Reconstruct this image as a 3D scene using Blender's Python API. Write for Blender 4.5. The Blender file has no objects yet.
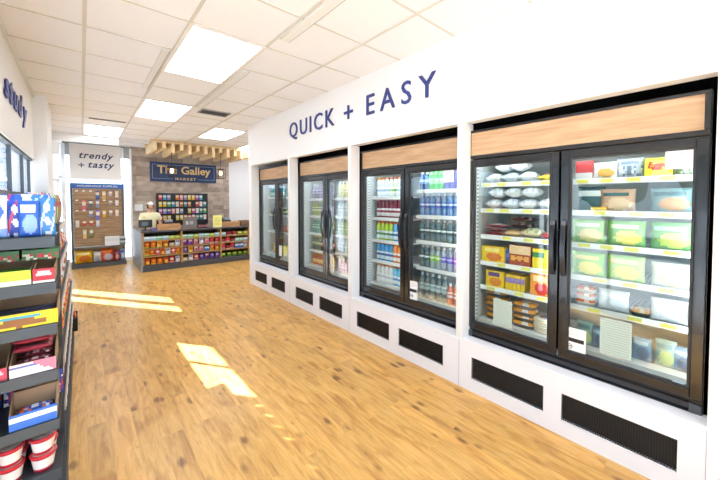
import bpy, math, random
from mathutils import Vector, Matrix
rnd = random.Random(7)
R = math.radians
SC = bpy.context.scene
COL = SC.collection
# ------------------------------------------------------------------ camera
CAMZ = 1.581
cam = bpy.data.cameras.new('camera'); co = bpy.data.objects.new('camera', cam); COL.objects.link(co)
cam.sensor_width = 36; cam.lens = 320.8/720*36; cam.shift_y = -30.4/720; cam.clip_start = .02; cam.clip_end = 400
co.location = (0, 0, CAMZ); co.rotation_euler = (R(90-1.70), 0, R(-40.97))
SC.camera = co
# ------------------------------------------------------------------ light
SC.view_settings.view_transform = 'Standard'; SC.view_settings.look = 'None'
SC.view_settings.gamma = 1; SC.view_settings.use_curve_mapping = False
SC.view_settings.exposure = -0.62
PANEL_E = 14.0
LED_E = 36.0
SKY_E = 4.4
SUN_E = 62.0
w = bpy.data.worlds.new('sky'); SC.world = w; w.use_nodes = True
nt = w.node_tree; bgn = nt.nodes['Background']
tc = nt.nodes.new('ShaderNodeTexCoord'); sx = nt.nodes.new('ShaderNodeSeparateXYZ'); rp = nt.nodes.new('ShaderNodeValToRGB')
nt.links.new(tc.outputs['Generated'], sx.inputs[0]); nt.links.new(sx.outputs['Z'], rp.inputs[0]); nt.links.new(rp.outputs[0], bgn.inputs[0])
rp.color_ramp.elements[0].position = 0.0; rp.color_ramp.elements[0].color = (.80, .90, 1, 1)
rp.color_ramp.elements[1].position = .6; rp.color_ramp.elements[1].color = (.45, .66, 1, 1)
bgn.inputs[1].default_value = SKY_E
sl = bpy.data.lights.new('sun', 'SUN'); so = bpy.data.objects.new('sun', sl); COL.objects.link(so)
sl.energy = SUN_E; sl.angle = R(.6); sl.color = (1, 1, 1)
so.rotation_euler = Vector((.577*.79, -.816*.79, -.613)).to_track_quat('-Z', 'Y').to_euler()
so.location = (-6, 12, 9)
def area(name, loc, rot, sx_, sy_, e, c=(1, 1, 1)):
    l = bpy.data.lights.new(name, 'AREA'); l.shape = 'RECTANGLE'; l.size = sx_; l.size_y = sy_; l.energy = e; l.color = c
    o = bpy.data.objects.new(name, l); COL.objects.link(o); o.location = loc; o.rotation_euler = rot
    return o

# ------------------------------------------------------------------ materials
def lin(h):
    if isinstance(h, str):
        h = h.lstrip('#'); v = [int(h[i:i+2], 16)/255 for i in (0, 2, 4)]
    else: v = h
    return tuple(c/12.92 if c <= .04045 else ((c+.055)/1.055)**2.4 for c in v) + (1,)
MC = {}
def M(h, rough=.5, metal=0, spec=.5, emit=None, trans=0, coat=0):
    k = (h, rough, metal, spec, emit, trans, coat)
    if k in MC: return MC[k]
    m = bpy.data.materials.new('m_'+str(h).strip('#')); m.use_nodes = True
    b = m.node_tree.nodes['Principled BSDF']; b.inputs['Base Color'].default_value = lin(h)
    b.inputs['Roughness'].default_value = rough; b.inputs['Metallic'].default_value = metal
    b.inputs['Specular IOR Level'].default_value = spec; b.inputs['Coat Weight'].default_value = coat
    if trans: b.inputs['Transmission Weight'].default_value = trans
    if emit: b.inputs['Emission Color'].default_value = lin(h); b.inputs['Emission Strength'].default_value = emit
    MC[k] = m
    return m
def nodes(m): return m.node_tree.nodes, m.node_tree.links
def glassmat(name, tint=(1, 1, 1), ior=1.5, rough=0.0, extra=0):
    m = bpy.data.materials.new(name); m.use_nodes = True; n, l = nodes(m); n.clear()
    o = n.new('ShaderNodeOutputMaterial'); mx = n.new('ShaderNodeMixShader'); t = n.new('ShaderNodeBsdfTransparent'); g = n.new('ShaderNodeBsdfGlossy')
    f = n.new('ShaderNodeFresnel'); g.inputs['Roughness'].default_value = rough
    ge = n.new('ShaderNodeNewGeometry'); io = n.new('ShaderNodeMapRange'); io.inputs['To Min'].default_value = ior; io.inputs['To Max'].default_value = 1/ior   # same reflectance from either face of the thin pane
    l.new(ge.outputs['Backfacing'], io.inputs['Value']); l.new(io.outputs[0], f.inputs[0])
    t.inputs[0].default_value = (*tint, 1)
    l.new(f.outputs[0], mx.inputs[0]); l.new(t.outputs[0], mx.inputs[1]); l.new(g.outputs[0], mx.inputs[2]); l.new(mx.outputs[0], o.inputs[0])
    return m
GLASS = glassmat('cooler_glass', (.93, .965, .96), 1.62)
WGLASS = glassmat('window_glass', (.93, .97, 1), 1.45)
def plastic_clear(name, tint, a=.5):
    m = bpy.data.materials.new(name); m.use_nodes = True; n, l = nodes(m)
    b = n['Principled BSDF']; b.inputs['Base Color'].default_value = lin(tint); b.inputs['Roughness'].default_value = .12; b.inputs['Alpha'].default_value = a
    return m

def floor_mat():
    m = bpy.data.materials.new('honey_oak_planks'); m.use_nodes = True; n, l = nodes(m); b = n['Principled BSDF']
    tc = n.new('ShaderNodeTexCoord'); mp = n.new('ShaderNodeMapping'); mp.inputs['Rotation'].default_value = (0, 0, R(90))
    l.new(tc.outputs['Object'], mp.inputs[0])
    br = n.new('ShaderNodeTexBrick'); br.offset = .37; br.inputs['Scale'].default_value = 1; br.inputs['Brick Width'].default_value = 1.22
    br.inputs['Row Height'].default_value = .125; br.inputs['Mortar Size'].default_value = .0012; br.inputs['Mortar Smooth'].default_value = .3
    br.inputs['Color1'].default_value = (0, 0, 0, 1); br.inputs['Color2'].default_value = (1, 1, 1, 1); br.inputs['Mortar'].default_value = (.35, .35, .35, 1)
    l.new(mp.outputs[0], br.inputs[0])
    # offset the grain by plank tone
    ad = n.new('ShaderNodeVectorMath'); ad.operation = 'MULTIPLY_ADD'; l.new(br.outputs['Color'], ad.inputs[0]); ad.inputs[1].default_value = (3, 7, 0); l.new(mp.outputs[0], ad.inputs[2])
    mg = n.new('ShaderNodeMapping'); mg.inputs['Scale'].default_value = (1.5, 13, 1); l.new(ad.outputs[0], mg.inputs[0])
    g = n.new('ShaderNodeTexNoise'); g.inputs['Scale'].default_value = 2.3; g.inputs['Detail'].default_value = 8; g.inputs['Roughness'].default_value = .66; g.inputs['Distortion'].default_value = .5
    l.new(mg.outputs[0], g.inputs[0])
    m2 = n.new('ShaderNodeMapping'); m2.inputs['Scale'].default_value = (1.1, 4.2, 1); l.new(ad.outputs[0], m2.inputs[0])
    g2 = n.new('ShaderNodeTexNoise'); g2.inputs['Scale'].default_value = 1.7; g2.inputs['Detail'].default_value = 4; g2.inputs['Distortion'].default_value = 1.6; l.new(m2.outputs[0], g2.inputs[0])
    r1 = n.new('ShaderNodeValToRGB'); cr = r1.color_ramp
    cr.elements[0].position = .28; cr.elements[0].color = lin('#bb8842'); cr.elements[1].position = .72; cr.elements[1].color = lin('#e9bf78')
    e = cr.elements.new(.48); e.color = lin('#daa95e')
    l.new(g.outputs[0], r1.inputs[0])
    r2 = n.new('ShaderNodeValToRGB'); r2.color_ramp.elements[0].position = .3; r2.color_ramp.elements[0].color = (.62, .47, .32, 1); r2.color_ramp.elements[1].position = .52; r2.color_ramp.elements[1].color = (1, 1, 1, 1)
    l.new(g2.outputs[0], r2.inputs[0])
    mu = n.new('ShaderNodeMixRGB'); mu.blend_type = 'MULTIPLY'; mu.inputs[0].default_value = .7; l.new(r1.outputs[0], mu.inputs[1]); l.new(r2.outputs[0], mu.inputs[2])
    # plank to plank tone
    r3 = n.new('ShaderNodeValToRGB'); r3.color_ramp.elements[0].color = (.92, .9, .86, 1); r3.color_ramp.elements[1].color = (1.08, 1.05, 1.0, 1)
    l.new(br.outputs['Color'], r3.inputs[0])
    mu2 = n.new('ShaderNodeMixRGB'); mu2.blend_type = 'MULTIPLY'; mu2.inputs[0].default_value = 1; l.new(mu.outputs[0], mu2.inputs[1]); l.new(r3.outputs[0], mu2.inputs[2])
    # knots
    mk = n.new('ShaderNodeMapping'); mk.inputs['Scale'].default_value = (6.0, 12.5, 1); l.new(ad.outputs[0], mk.inputs[0])
    vk = n.new('ShaderNodeTexVoronoi'); vk.inputs['Scale'].default_value = 1.0; l.new(mk.outputs[0], vk.inputs[0])
    rk = n.new('ShaderNodeValToRGB'); rk.color_ramp.elements[0].position = .03; rk.color_ramp.elements[0].color = (.22, .12, .06, 1); rk.color_ramp.elements[1].position = .24; rk.color_ramp.elements[1].color = (1, 1, 1, 1)
    wob = n.new('ShaderNodeMath'); wob.operation = 'MULTIPLY_ADD'; l.new(g.outputs[0], wob.inputs[0]); wob.inputs[1].default_value = .3; l.new(vk.outputs[0], wob.inputs[2])
    sc_ = n.new('ShaderNodeSeparateXYZ'); l.new(vk.outputs['Color'], sc_.inputs[0])
    ga = n.new('ShaderNodeMath'); ga.operation = 'MULTIPLY_ADD'; l.new(sc_.outputs[0], ga.inputs[0]); ga.inputs[1].default_value = .8; l.new(wob.outputs[0], ga.inputs[2])
    wb2 = n.new('ShaderNodeMath'); wb2.operation = 'SUBTRACT'; l.new(ga.outputs[0], wb2.inputs[0]); wb2.inputs[1].default_value = .33
    l.new(wb2.outputs[0], rk.inputs[0])
    mu3 = n.new('ShaderNodeMixRGB'); mu3.blend_type = 'MULTIPLY'; mu3.inputs[0].default_value = .72; l.new(mu2.outputs[0], mu3.inputs[1]); l.new(rk.outputs[0], mu3.inputs[2])
    l.new(mu3.outputs[0], b.inputs['Base Color'])
    b.inputs['Roughness'].default_value = .33; b.inputs['Specular IOR Level'].default_value = .45
    bp = n.new('ShaderNodeBump'); bp.inputs['Strength'].default_value = .08; bp.inputs['Distance'].default_value = .002; l.new(g.outputs[0], bp.inputs['Height']); l.new(bp.outputs[0], b.inputs['Normal'])
    return m

def wood_mat(name, c0, c1, c2, scale=(1, 12, 12), ns=2.2, rough=.5, planks=None, rot=(0, 0, 0), bleed=.5):
    m = bpy.data.materials.new(name); m.use_nodes = True; n, l = nodes(m); b = n['Principled BSDF']
    tc = n.new('ShaderNodeTexCoord'); mp = n.new('ShaderNodeMapping'); mp.inputs['Rotation'].default_value = rot; l.new(tc.outputs['Object'], mp.inputs[0])
    src = mp.outputs[0]; br = None
    if planks:
        br = n.new('ShaderNodeTexBrick'); br.offset = .4; br.inputs['Scale'].default_value = 1; br.inputs['Brick Width'].default_value = planks[0]; br.inputs['Row Height'].default_value = planks[1]
        br.inputs['Mortar Size'].default_value = .002; br.inputs['Color1'].default_value = (0, 0, 0, 1); br.inputs['Color2'].default_value = (1, 1, 1, 1); br.inputs['Mortar'].default_value = (0, 0, 0, 1)
        l.new(src, br.inputs[0])
        ad = n.new('ShaderNodeVectorMath'); ad.operation = 'MULTIPLY_ADD'; l.new(br.outputs['Color'], ad.inputs[0]); ad.inputs[1].default_value = (4, 5, 0); l.new(src, ad.inputs[2]); src = ad.outputs[0]
    mg = n.new('ShaderNodeMapping'); mg.inputs['Scale'].default_value = scale; l.new(src, mg.inputs[0])
    g = n.new('ShaderNodeTexNoise'); g.inputs['Scale'].default_value = ns; g.inputs['Detail'].default_value = 6; g.inputs['Distortion'].default_value = .6; g.inputs['Roughness'].default_value = .6
    l.new(mg.outputs[0], g.inputs[0])
    r1 = n.new('ShaderNodeValToRGB'); cr = r1.color_ramp; cr.elements[0].position = .3; cr.elements[0].color = lin(c0); cr.elements[1].position = .7; cr.elements[1].color = lin(c2)
    e = cr.elements.new(.5); e.color = lin(c1); l.new(g.outputs[0], r1.inputs[0]); out = r1.outputs[0]
    if br:
        r3 = n.new('ShaderNodeValToRGB'); r3.color_ramp.elements[0].color = (1-bleed, 1-bleed, 1-bleed, 1); r3.color_ramp.elements[1].color = (1.1, 1.1, 1.1, 1); l.new(br.outputs['Color'], r3.inputs[0])
        mu = n.new('ShaderNodeMixRGB'); mu.blend_type = 'MULTIPLY'; mu.inputs[0].default_value = 1; l.new(out, mu.inputs[1]); l.new(r3.outputs[0], mu.inputs[2]); out = mu.outputs[0]
    l.new(out, b.inputs['Base Color']); b.inputs['Roughness'].default_value = rough
    return m
FLOOR = floor_mat()
OAK = wood_mat('header_oak', '#b08a64', '#c19c76', '#cdab86', (1, 1.0, 16), 3.0, .45)
CLAD = wood_mat('weathered_cladding', '#85756a', '#b3a192', '#d6c8b8', (1.2, 1, 14), 2.0, .6, (1.1, .13), (R(90), 0, 0), .28)
PINE = wood_mat('pale_pine', '#dcbc8c', '#ecd2a4', '#f6e4be', (14, 1, 14), 2.0, .6)
SLAT = wood_mat('slatwall_brown', '#8a6a4c', '#a5835f', '#b89672', (1.2, 1, 12), 2.0, .6)
TRIMW = wood_mat('shelf_trim_wood', '#9c7440', '#b58a52', '#c79d64', (2, 2, 9), 3, .5)
def noisy(name, c, c2, scale=200, rough=.7, bump=.1):
    m = bpy.data.materials.new(name); m.use_nodes = True; n, l = nodes(m); b = n['Principled BSDF']
    tc = n.new('ShaderNodeTexCoord'); g = n.new('ShaderNodeTexNoise'); g.inputs['Scale'].default_value = scale; g.inputs['Detail'].default_value = 3; l.new(tc.outputs['Object'], g.inputs[0])
    r = n.new('ShaderNodeValToRGB'); r.color_ramp.elements[0].position = .35; r.color_ramp.elements[0].color = lin(c2); r.color_ramp.elements[1].position = .6; r.color_ramp.elements[1].color = lin(c)
    l.new(g.outputs[0], r.inputs[0]); l.new(r.outputs[0], b.inputs['Base Color']); b.inputs['Roughness'].default_value = rough
    bp = n.new('ShaderNodeBump'); bp.inputs['Strength'].default_value = bump; bp.inputs['Distance'].default_value = .002; l.new(g.outputs[0], bp.inputs['Height']); l.new(bp.outputs[0], b.inputs['Normal'])
    return m
TILE = noisy('ceiling_tile', '#f4f5f8', '#ebecf0', 160, .9, .15)
WALLW = noisy('white_wall_paint', '#eeeeee', '#ececec', 60, .6, .02)
LAMW = M('#f6f7fd', .4)
SOFF = noisy('soffit_bounce_tint', '#eeebe6', '#eae7e2', 60, .7, .03)  # warm tint puts light bounced off the floor into the colour
CONC = noisy('bright_pavement', '#c4c4c2', '#b6b6b4', 1.3, .9, .1)
BLACK = M('#15161a', .35); BLK2 = M('#0b0b0d', .5); BMET = M('#0d0f16', .25, 0, .6, None, 0, .3); CHROME = M('#c9ccd0', .2, 1); GREY = M('#6d7073', .5)
CHAR = M('#3b3d42', .5); WHITE = M('#f2f2f2', .45); NAVY = M('#2a3a78', .5); STEEL = M('#8b9299', .35, .6)

# ------------------------------------------------------------------ mesh builder
class MB:
    def __init__(s): s.v = []; s.f = []; s.m = []; s.smooth = []
    def add(s, vs, fs, mi=0, sm=False):
        o = len(s.v); s.v += [tuple(p) for p in vs]
        for k, f in enumerate(fs):
            s.f.append(tuple(i+o for i in f)); s.m.append(mi[k] if isinstance(mi, (list, tuple)) else mi); s.smooth.append(sm)
        return s
    def box(s, x0, x1, y0, y1, z0, z1, mi=0):
        vs = [(x0, y0, z0), (x1, y0, z0), (x1, y1, z0), (x0, y1, z0), (x0, y0, z1), (x1, y0, z1), (x1, y1, z1), (x0, y1, z1)]
        return s.add(vs, [(0, 3, 2, 1), (4, 5, 6, 7), (0, 1, 5, 4), (1, 2, 6, 5), (2, 3, 7, 6), (3, 0, 4, 7)], mi)
    def lathe(s, prof, c=(0, 0, 0), seg=14, mi=0, sm=True, ax='z'):
        vs = []; fs = []; ms = []
        n = len(prof)
        for (r, z) in prof:
            for k in range(seg):
                a = 2*math.pi*k/seg; x, y = r*math.cos(a), r*math.sin(a)
                p = (x, y, z) if ax == 'z' else ((x, z, y) if ax == 'y' else (z, x, y))
                vs.append((c[0]+p[0], c[1]+p[1], c[2]+p[2]))
        for i in range(n-1):
            for k in range(seg):
                k2 = (k+1) % seg; fs.append((i*seg+k, i*seg+k2, (i+1)*seg+k2, (i+1)*seg+k)); ms.append(mi[i] if isinstance(mi, (list, tuple)) else mi)
        fs.append(tuple(range(seg-1, -1, -1))); ms.append(ms[0]); fs.append(tuple((n-1)*seg+k for k in range(seg))); ms.append(ms[-2])
        if ax == 'y': fs = [tuple(reversed(f)) for f in fs]
        return s.add(vs, fs, ms, sm)
    def tube(s, pts, r, seg=8, mi=0):
        pts = [Vector(p) for p in pts]; vs = []; fs = []
        rr = r if isinstance(r, (list, tuple)) else [r]*len(pts)
        up = Vector((0, 0, 1)); d0 = (pts[1]-pts[0]).normalized()
        if abs(d0.dot(up)) > .9: up = Vector((1, 0, 0))
        for i, p in enumerate(pts):
            d = ((pts[min(i+1, len(pts)-1)]-p)+(p-pts[max(i-1, 0)])).normalized()
            a = d.cross(up).normalized(); b = a.cross(d).normalized(); up = b
            for k in range(seg):
                t = 2*math.pi*k/seg; vs.append(p+a*math.cos(t)*rr[i]+b*math.sin(t)*rr[i])
        for i in range(len(pts)-1):
            for k in range(seg):
                k2 = (k+1) % seg; fs.append((i*seg+k, (i+1)*seg+k, (i+1)*seg+k2, i*seg+k2))
        fs.append(tuple(range(seg))); fs.append(tuple((len(pts)-1)*seg+k for k in range(seg-1, -1, -1)))
        return s.add(vs, fs, mi, True)
    def build(s, name, mats, parent=None, loc=(0, 0, 0), bevel=0):
        me = bpy.data.meshes.new(name); me.from_pydata(s.v, [], s.f)
        for m in (mats if isinstance(mats, (list, tuple)) else [mats]): me.materials.append(m)
        me.polygons.foreach_set('material_index', s.m); me.polygons.foreach_set('use_smooth', s.smooth); me.update()
        o = bpy.data.objects.new(name, me); COL.objects.link(o); o.location = loc
        if parent: o.parent = parent
        if bevel:
            b = o.modifiers.new('bevel', 'BEVEL'); b.width = bevel; b.segments = 2; b.limit_method = 'ANGLE'
        return o
def B(x0, x1, y0, y1, z0, z1): return MB().box(x0, x1, y0, y1, z0, z1)
def empty(name, loc=(0, 0, 0), rz=0):
    o = bpy.data.objects.new(name, None); o.empty_display_size = .1; COL.objects.link(o); o.location = loc; o.rotation_euler = (0, 0, rz); return o
def tag(o, label, cat, group=None, kind=None):
    if label: o['label'] = label
    if cat: o['category'] = cat
    if group: o['group'] = group
    if kind: o['kind'] = kind
    return o
def struct(o, **k): o['kind'] = 'structure'; return o
def dup(root, loc, rz):
    r = root.copy(); COL.objects.link(r); r.location = loc; r.rotation_euler = (0, 0, rz)
    for k in ('group',):
        if k in r: del r[k]
    for ch in list(root.children):
        c = ch.copy(); COL.objects.link(c); c.parent = r
        for g in list(ch.children):
            d = g.copy(); COL.objects.link(d); d.parent = c
    return r
PR = {}
def place(key, fn, loc, rz, label, cat, group=None, scale=None):
    loc = (loc[0], loc[1], loc[2]+.0015)
    if key in PR: o = dup(PR[key], loc, rz)
    else:
        o = fn(); PR[key] = o; o.location = loc; o.rotation_euler = (0, 0, rz)
    tag(o, label, cat, group)
    return o
ORD = ['first', 'second', 'third', 'fourth', 'fifth', 'sixth', 'seventh', 'eighth', 'ninth', 'tenth', 'eleventh', 'twelfth', 'thirteenth', 'fourteenth']
def place_word(i, n, side='left'):
    if n == 1: return ''
    if i == 0: return 'leftmost'
    if i == n-1: return 'rightmost'
    return ORD[i]+' from left'
# text -> mesh
def text_mesh(s, size=1, depth=.003, shear=0, offset=0, spacing=1.0):
    cu = bpy.data.curves.new('t', 'FONT'); cu.body = s; cu.size = size; cu.extrude = depth; cu.shear = shear; cu.offset = offset; cu.space_character = spacing; cu.resolution_u = 3
    o = bpy.data.objects.new('t', cu); COL.objects.link(o)
    dg = bpy.context.evaluated_depsgraph_get(); me = bpy.data.meshes.new_from_object(o.evaluated_get(dg))
    bpy.data.objects.remove(o); bpy.data.curves.remove(cu)
    return me
AX = {'back': Matrix(((1, 0, 0), (0, 0, -1), (0, 1, 0))), 'right': Matrix(((0, 0, -1), (-1, 0, 0), (0, 1, 0))), 'left': Matrix(((0, 0, 1), (1, 0, 0), (0, 1, 0)))}
def lettering(s, name, mat, parent, org, face, width=None, height=None, **k):
    """one word as one mesh fitted to width/height, lower left at org"""
    me = text_mesh(s, **k); xs = [v.co.x for v in me.vertices]; ys = [v.co.y for v in me.vertices]
    x0, x1, y0, y1 = min(xs), max(xs), min(ys), max(ys)
    sx_ = (width/(x1-x0)) if width else (height/(y1-y0)); sy_ = (height/(y1-y0)) if height else sx_
    A = AX[face]
    for v in me.vertices:
        v.co = A @ Vector(((v.co.x-x0)*sx_, (v.co.y-y0)*sy_, v.co.z)) + Vector(org)
    me.materials.clear(); me.materials.append(mat)
    o = bpy.data.objects.new(name, me); COL.objects.link(o); o.parent = parent
    return o
def word_letters(word, mat, parent, org, face, width, cap, xs_=1, **k):
    """each letter a part of the sign, spread evenly over width; cap = height of a capital"""
    ref = text_mesh('E', **k); eh = max(v.co.y for v in ref.vertices)-min(v.co.y for v in ref.vertices); s_ = cap/eh
    ms = []
    for c in word:
        if c == ' ': ms.append(None); continue
        me = text_mesh(c, **k); xs = [v.co.x for v in me.vertices]; ms.append((me, min(xs), max(xs)))
    ws = [(m[2]-m[1])*s_*xs_ if m else cap*.5 for m in ms]
    gap = (width-sum(ws))/(len(word)-1); x = 0; A = AX[face]
    for m, w_ in zip(ms, ws):
        if m:
            me = m[0]
            for v in me.vertices: v.co = A @ Vector(((v.co.x-m[1])*s_*xs_+x, v.co.y*s_, v.co.z)) + Vector(org)
            me.materials.clear(); me.materials.append(mat)
            o = bpy.data.objects.new('letter', me); COL.objects.link(o); o.parent = parent
        x += w_+gap

# ------------------------------------------------------------------ room shell
H = 2.963; W = 2.40; RC = 2.50          # ceiling, cooler wall face, cooler fronts
BY = 10.2; FY = -3.0; LX = -.52; RX = 5.2
struct(B(-.9, RX, FY-.2, BY+.3, -.05, 0).build('floor', FLOOR))
struct(B(-60, 70, -60, 70, -.25, -.15).build('ground_outside', CONC))
struct(B(-.9, RX, FY-.2, BY+.3, H, H+.1).build('ceiling', TILE))
GX = [.045+.62*k for k in range(-1, 9)]; GYs = [3.38+.6096*k for k in range(-10, 12)]
g = MB()
for x in GX:
    if -.46 < x < RX: g.box(x-.012, x+.012, FY, BY, H-.006, H)
for y in GYs: g.box(-.46, RX, y-.009, y+.009, H-.005, H)
struct(g.build('trim_1', M('#d3d0ca', .6)))                      # ceiling grid
# cooler wall: soffit, pillars, plinth
PIL = [(-.9, .05), (1.449, 1.512), (2.935, 2.982), (4.39, 4.452), (5.845, 5.972)]
m = MB(); m.box(W, W+.1, FY, 5.972, 2.222, H)
m.box(W, W+.1, FY, -.9, 0, 2.222)
for a, b in PIL: m.box(W, W+(.1 if a < 1.4 else .14), a, b, .415, 2.222)
m.box(W+.1, W+.9, 5.88, 5.972, 0, H)
struct(m.build('wall_right', WALLW))
m = MB()
VG = []
for (a, b) in ((.08, 1.46), (1.49, 2.87), (2.95, 4.33), (4.44, 5.80)): pass
GR = [(.155, .71), (.82, 1.367), (1.64, 2.176), (2.302, 2.83), (3.102, 3.615), (3.758, 4.255), (4.57, 5.063), (5.225, 5.727)]
ys = [-.9]+[v for ab in GR for v in ab]+[5.972]
m.box(W, W+.03, -.9, 5.972, 0, .107); m.box(W, W+.03, -.9, 5.972, .288, .40)
for i in range(0, len(ys), 2): m.box(W, W+.03, ys[i], ys[i+1], .107, .288)
m.box(W-.006, W+.13, -.9, 5.972, .40, .418)
struct(m.build('trim_2', LAMW))                                   # plinth under the coolers
seam = MB()
for y in (.05, 1.48, 2.96, 4.42): seam.box(W-.0015, W, y-.0015, y+.0015, 0, .40)
struct(seam.build('trim_3', M('#b9bcc4')))
gl_lab = ['grille under the near freezer door, closest to the camera', 'grille under the far freezer door', 'grille below the bottled water door', 'grille below the sports drink door', 'grille below the right door of the second cooler from the counter', 'grille below the left door of the second cooler from the counter', 'grille below the right door of the cooler nearest the counter', 'grille below the left door of the cooler nearest the counter']
for i, (a, b) in enumerate(GR):
    r = empty('vent_grille', (W+.012, (a+b)/2, .107)); hw = (b-a)/2
    gm = MB(); nv = int((b-a)/.0125)
    for k in range(nv+1):
        y = -hw+k*(b-a)/nv; gm.box(0, .003, y-.0022, y+.0022, 0, .181)
    for k in range(15): z = .181*k/14; gm.box(-.001, .002, -hw, hw, z-.0022 if k else 0, z+.0022 if k < 14 else .181)
    o = gm.build('mesh_screen', M('#2e3034' if i < 2 else '#232428', .4, .3), r); o['kind'] = 'stuff'; del o['kind']
    B(.05, .055, -hw, hw, 0, .181).build('backing', M('#101113', .6), r)
    tag(r, 'black perforated '+gl_lab[i], 'grille', 'ventilation grilles in the cooler plinth')
# recess behind coolers
m = MB(); m.box(3.42, 3.5, -.9, 5.88, 0, 2.9); m.box(RC, 3.5, -.9, -.85, 0, 2.9); m.box(RC, 3.42, -.9, 5.88, 2.62, 2.7)
struct(m.build('wall_recess', M('#1a1b1e', .8)))
struct(B(W+.1, 3.42, -.9, 5.88, 0, .375).build('floor_plinth', M('#2a2a2c', .8)))
# left wall: soffit, windows
m = MB(); m.box(-.53, -.46, FY, 6.0, 2.12, H); m.box(-.9, -.53, FY, BY, 2.9, H); struct(m.build('wall_left', SOFF))
m = MB(); m.box(-.47, -.455, FY, 6.0, 2.108, 2.122); m.box(-.475, -.435, FY, 6.0, H-.035, H)
for y in (5.0, 3.9, 2.8): m.box(-.437, -.432, y-.006, y+.006, H-.036, H)
struct(m.build('trim_4', M('#dfe1e0', .5)))
m = MB(); m.box(-.66, -.33, 6.0, 6.98, 0, H); m.box(-.66, -.5, 8.33, BY, 0, H); m.box(-.53, -.46, 6.98, 8.33, 2.14, H)
struct(m.build('wall_left_column', WALLW))
DGRAY = M('#46535f', .4)
mull = [-2.9+.83*k for k in range(0, 10)]   # mullions of the long window
m = MB()
YW0, YW1 = FY, 6.0
MU = [-2.2, -1.38, -.56, .26, 1.08, 1.9, 2.72, 3.54, 4.38, 5.22, 5.85]
for y in MU: m.box(-.515, -.485, y-.02, y+.02, .1, 2.12)
m.box(-.53, -.475, YW0, YW1, 0, .12); m.box(-.53, -.475, YW0, YW1, 2.092, 2.12); m.box(-.53, -.465, 2.0, YW1, .12, 1.66)
wf = struct(m.build('window_1', DGRAY)); 
o = B(-.506, -.498, YW0, YW1, .1, 2.115).build('window_glass', WGLASS, wf)
m = MB()
for a, b in ((6.98, 7.2), (7.56, 7.72), (8.22, 8.33)): m.box(-.53, -.475, a, b, 0, 2.14)
m.box(-.53, -.475, 6.98, 8.33, 0, .12); m.box(-.53, -.475, 6.98, 8.33, 2.12, 2.15)
wf = struct(m.build('window_2', WHITE)); B(-.506, -.498, 7.0, 8.3, .1, 2.13).build('window_glass', WGLASS, wf)
# back wall
struct(B(.98, 3.47, BY, BY+.12, 0, H).build('wall_back_cladding', CLAD))
m = MB(); m.box(3.47, RX, BY+.02, BY+.12, 0, H); m.box(-.7, .98, BY, BY+.12, 2.9, H); struct(m.build('wall_back', WALLW))
m = MB()
for a, b in ((-.66, -.42), (-.34, -.27), (.79, .83), (.95, 1.0)): m.box(a, b, BY-.06, BY+.06, 0, 2.9)
m.box(-.66, 1.0, BY-.05, BY+.05, 0, .12); m.box(-.66, 1.0, BY-.05, BY+.05, 2.08, 2.16)
wf = struct(m.build('window_3', M('#e6eaee', .4)))
B(-.5, .96, BY, BY+.008, .1, 2.9).build('window_glass', WGLASS, wf)
B(-.30, .99, BY-.055, BY-.02, 2.64, 2.9).build('transom_panel', M('#9a9d9f', .5), wf)
m = MB(); m.box(-.46, .98, BY-.09, BY-.02, 2.9, 2.935); struct(m.build('trim_5', M('#8d8f91', .5)))
# walls out of view: right rear, behind the camera
struct(B(RX, RX+.1, FY, BY+.1, 0, H).build('wall_far_right', WALLW))
m = MB(); m.box(-.9, .0, FY-.12, FY, 0, H); m.box(2.2, RX, FY-.12, FY, 0, H); m.box(0, 2.2, FY-.12, FY, 2.3, H); struct(m.build('wall_front', WALLW))
struct(B(W+.9, RX, 5.88, 5.97, 0, H).build('wall_partition', WALLW))
struct(B(.98, 3.47, BY-.012, BY, 0, .1).build('baseboard_back', CHAR))

# free-standing round column at the left rear
r = empty('round_column', (-.41, 9.0, 0))
MB().lathe([(.075, 0), (.075, 2.80)], seg=20).build('shaft', WHITE, r)
MB().lathe([(.075, 2.52), (.1, 2.54), (.1, 2.72), (.13, 2.74), (.13, 2.80)], seg=20).build('collar', M('#e4e6e4', .5), r)
MB().lathe([(.076, 1.98), (.088, 1.985), (.088, 2.01), (.076, 2.015)], seg=20).build('band', M('#c9cbc9', .5), r)
tag(r, 'white round column with a square collar in the left rear corner', 'column')
o = B(-.5, .66, 8.95, 9.05, 2.80, H-.001).build('ceiling_beam', M('#ecebe8', .6)); tag(o, 'white boxed beam under the ceiling above the round column', 'beam')

# ceiling panels
def ceiling_light(x0, y0, lab, e=PANEL_E, long=True):
    r = empty('ceiling_light', (x0, y0, H-.012)); w_, l_ = .62, (1.219 if long else 1.1)
    f = MB(); f.box(.0, w_, 0, .03, 0, .011); f.box(0, w_, l_-.03, l_, 0, .011); f.box(0, .03, .03, l_-.03, 0, .011); f.box(w_-.03, w_, .03, l_-.03, 0, .011)
    f.build('frame', M('#f0efec'), r); B(.03, w_-.03, .03, l_-.03, .002, .010).build('diffuser', M('#eaf3ff', .5, 0, .5, e), r)
    tag(r, lab, 'ceiling light', 'recessed ceiling light panels')
ceiling_light(.665, 2.77, 'largest bright ceiling light panel, closest to the camera')
ceiling_light(.665, 5.21, 'bright ceiling light panel second from the camera in its line')
ceiling_light(.045, 7.65, 'bright ceiling light panel near the white hanging sign')
ceiling_light(1.93, 6.43, 'bright ceiling light panel near the timber slats, beside the cooler wall end')
ceiling_light(.665, .33, 'ceiling light panel overhead of the camera')
ceiling_light(.665, -2.1, 'ceiling light panel behind the camera near the front wall')
ceiling_light(3.15, 7.65, 'ceiling light panel hidden beyond the cooler wall corner')
ceiling_light(3.77, 6.43, 'unseen ceiling light panel added to brighten the side bay, beside the partition')  # added lamp, hidden from view, to brighten the white rear wall
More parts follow.
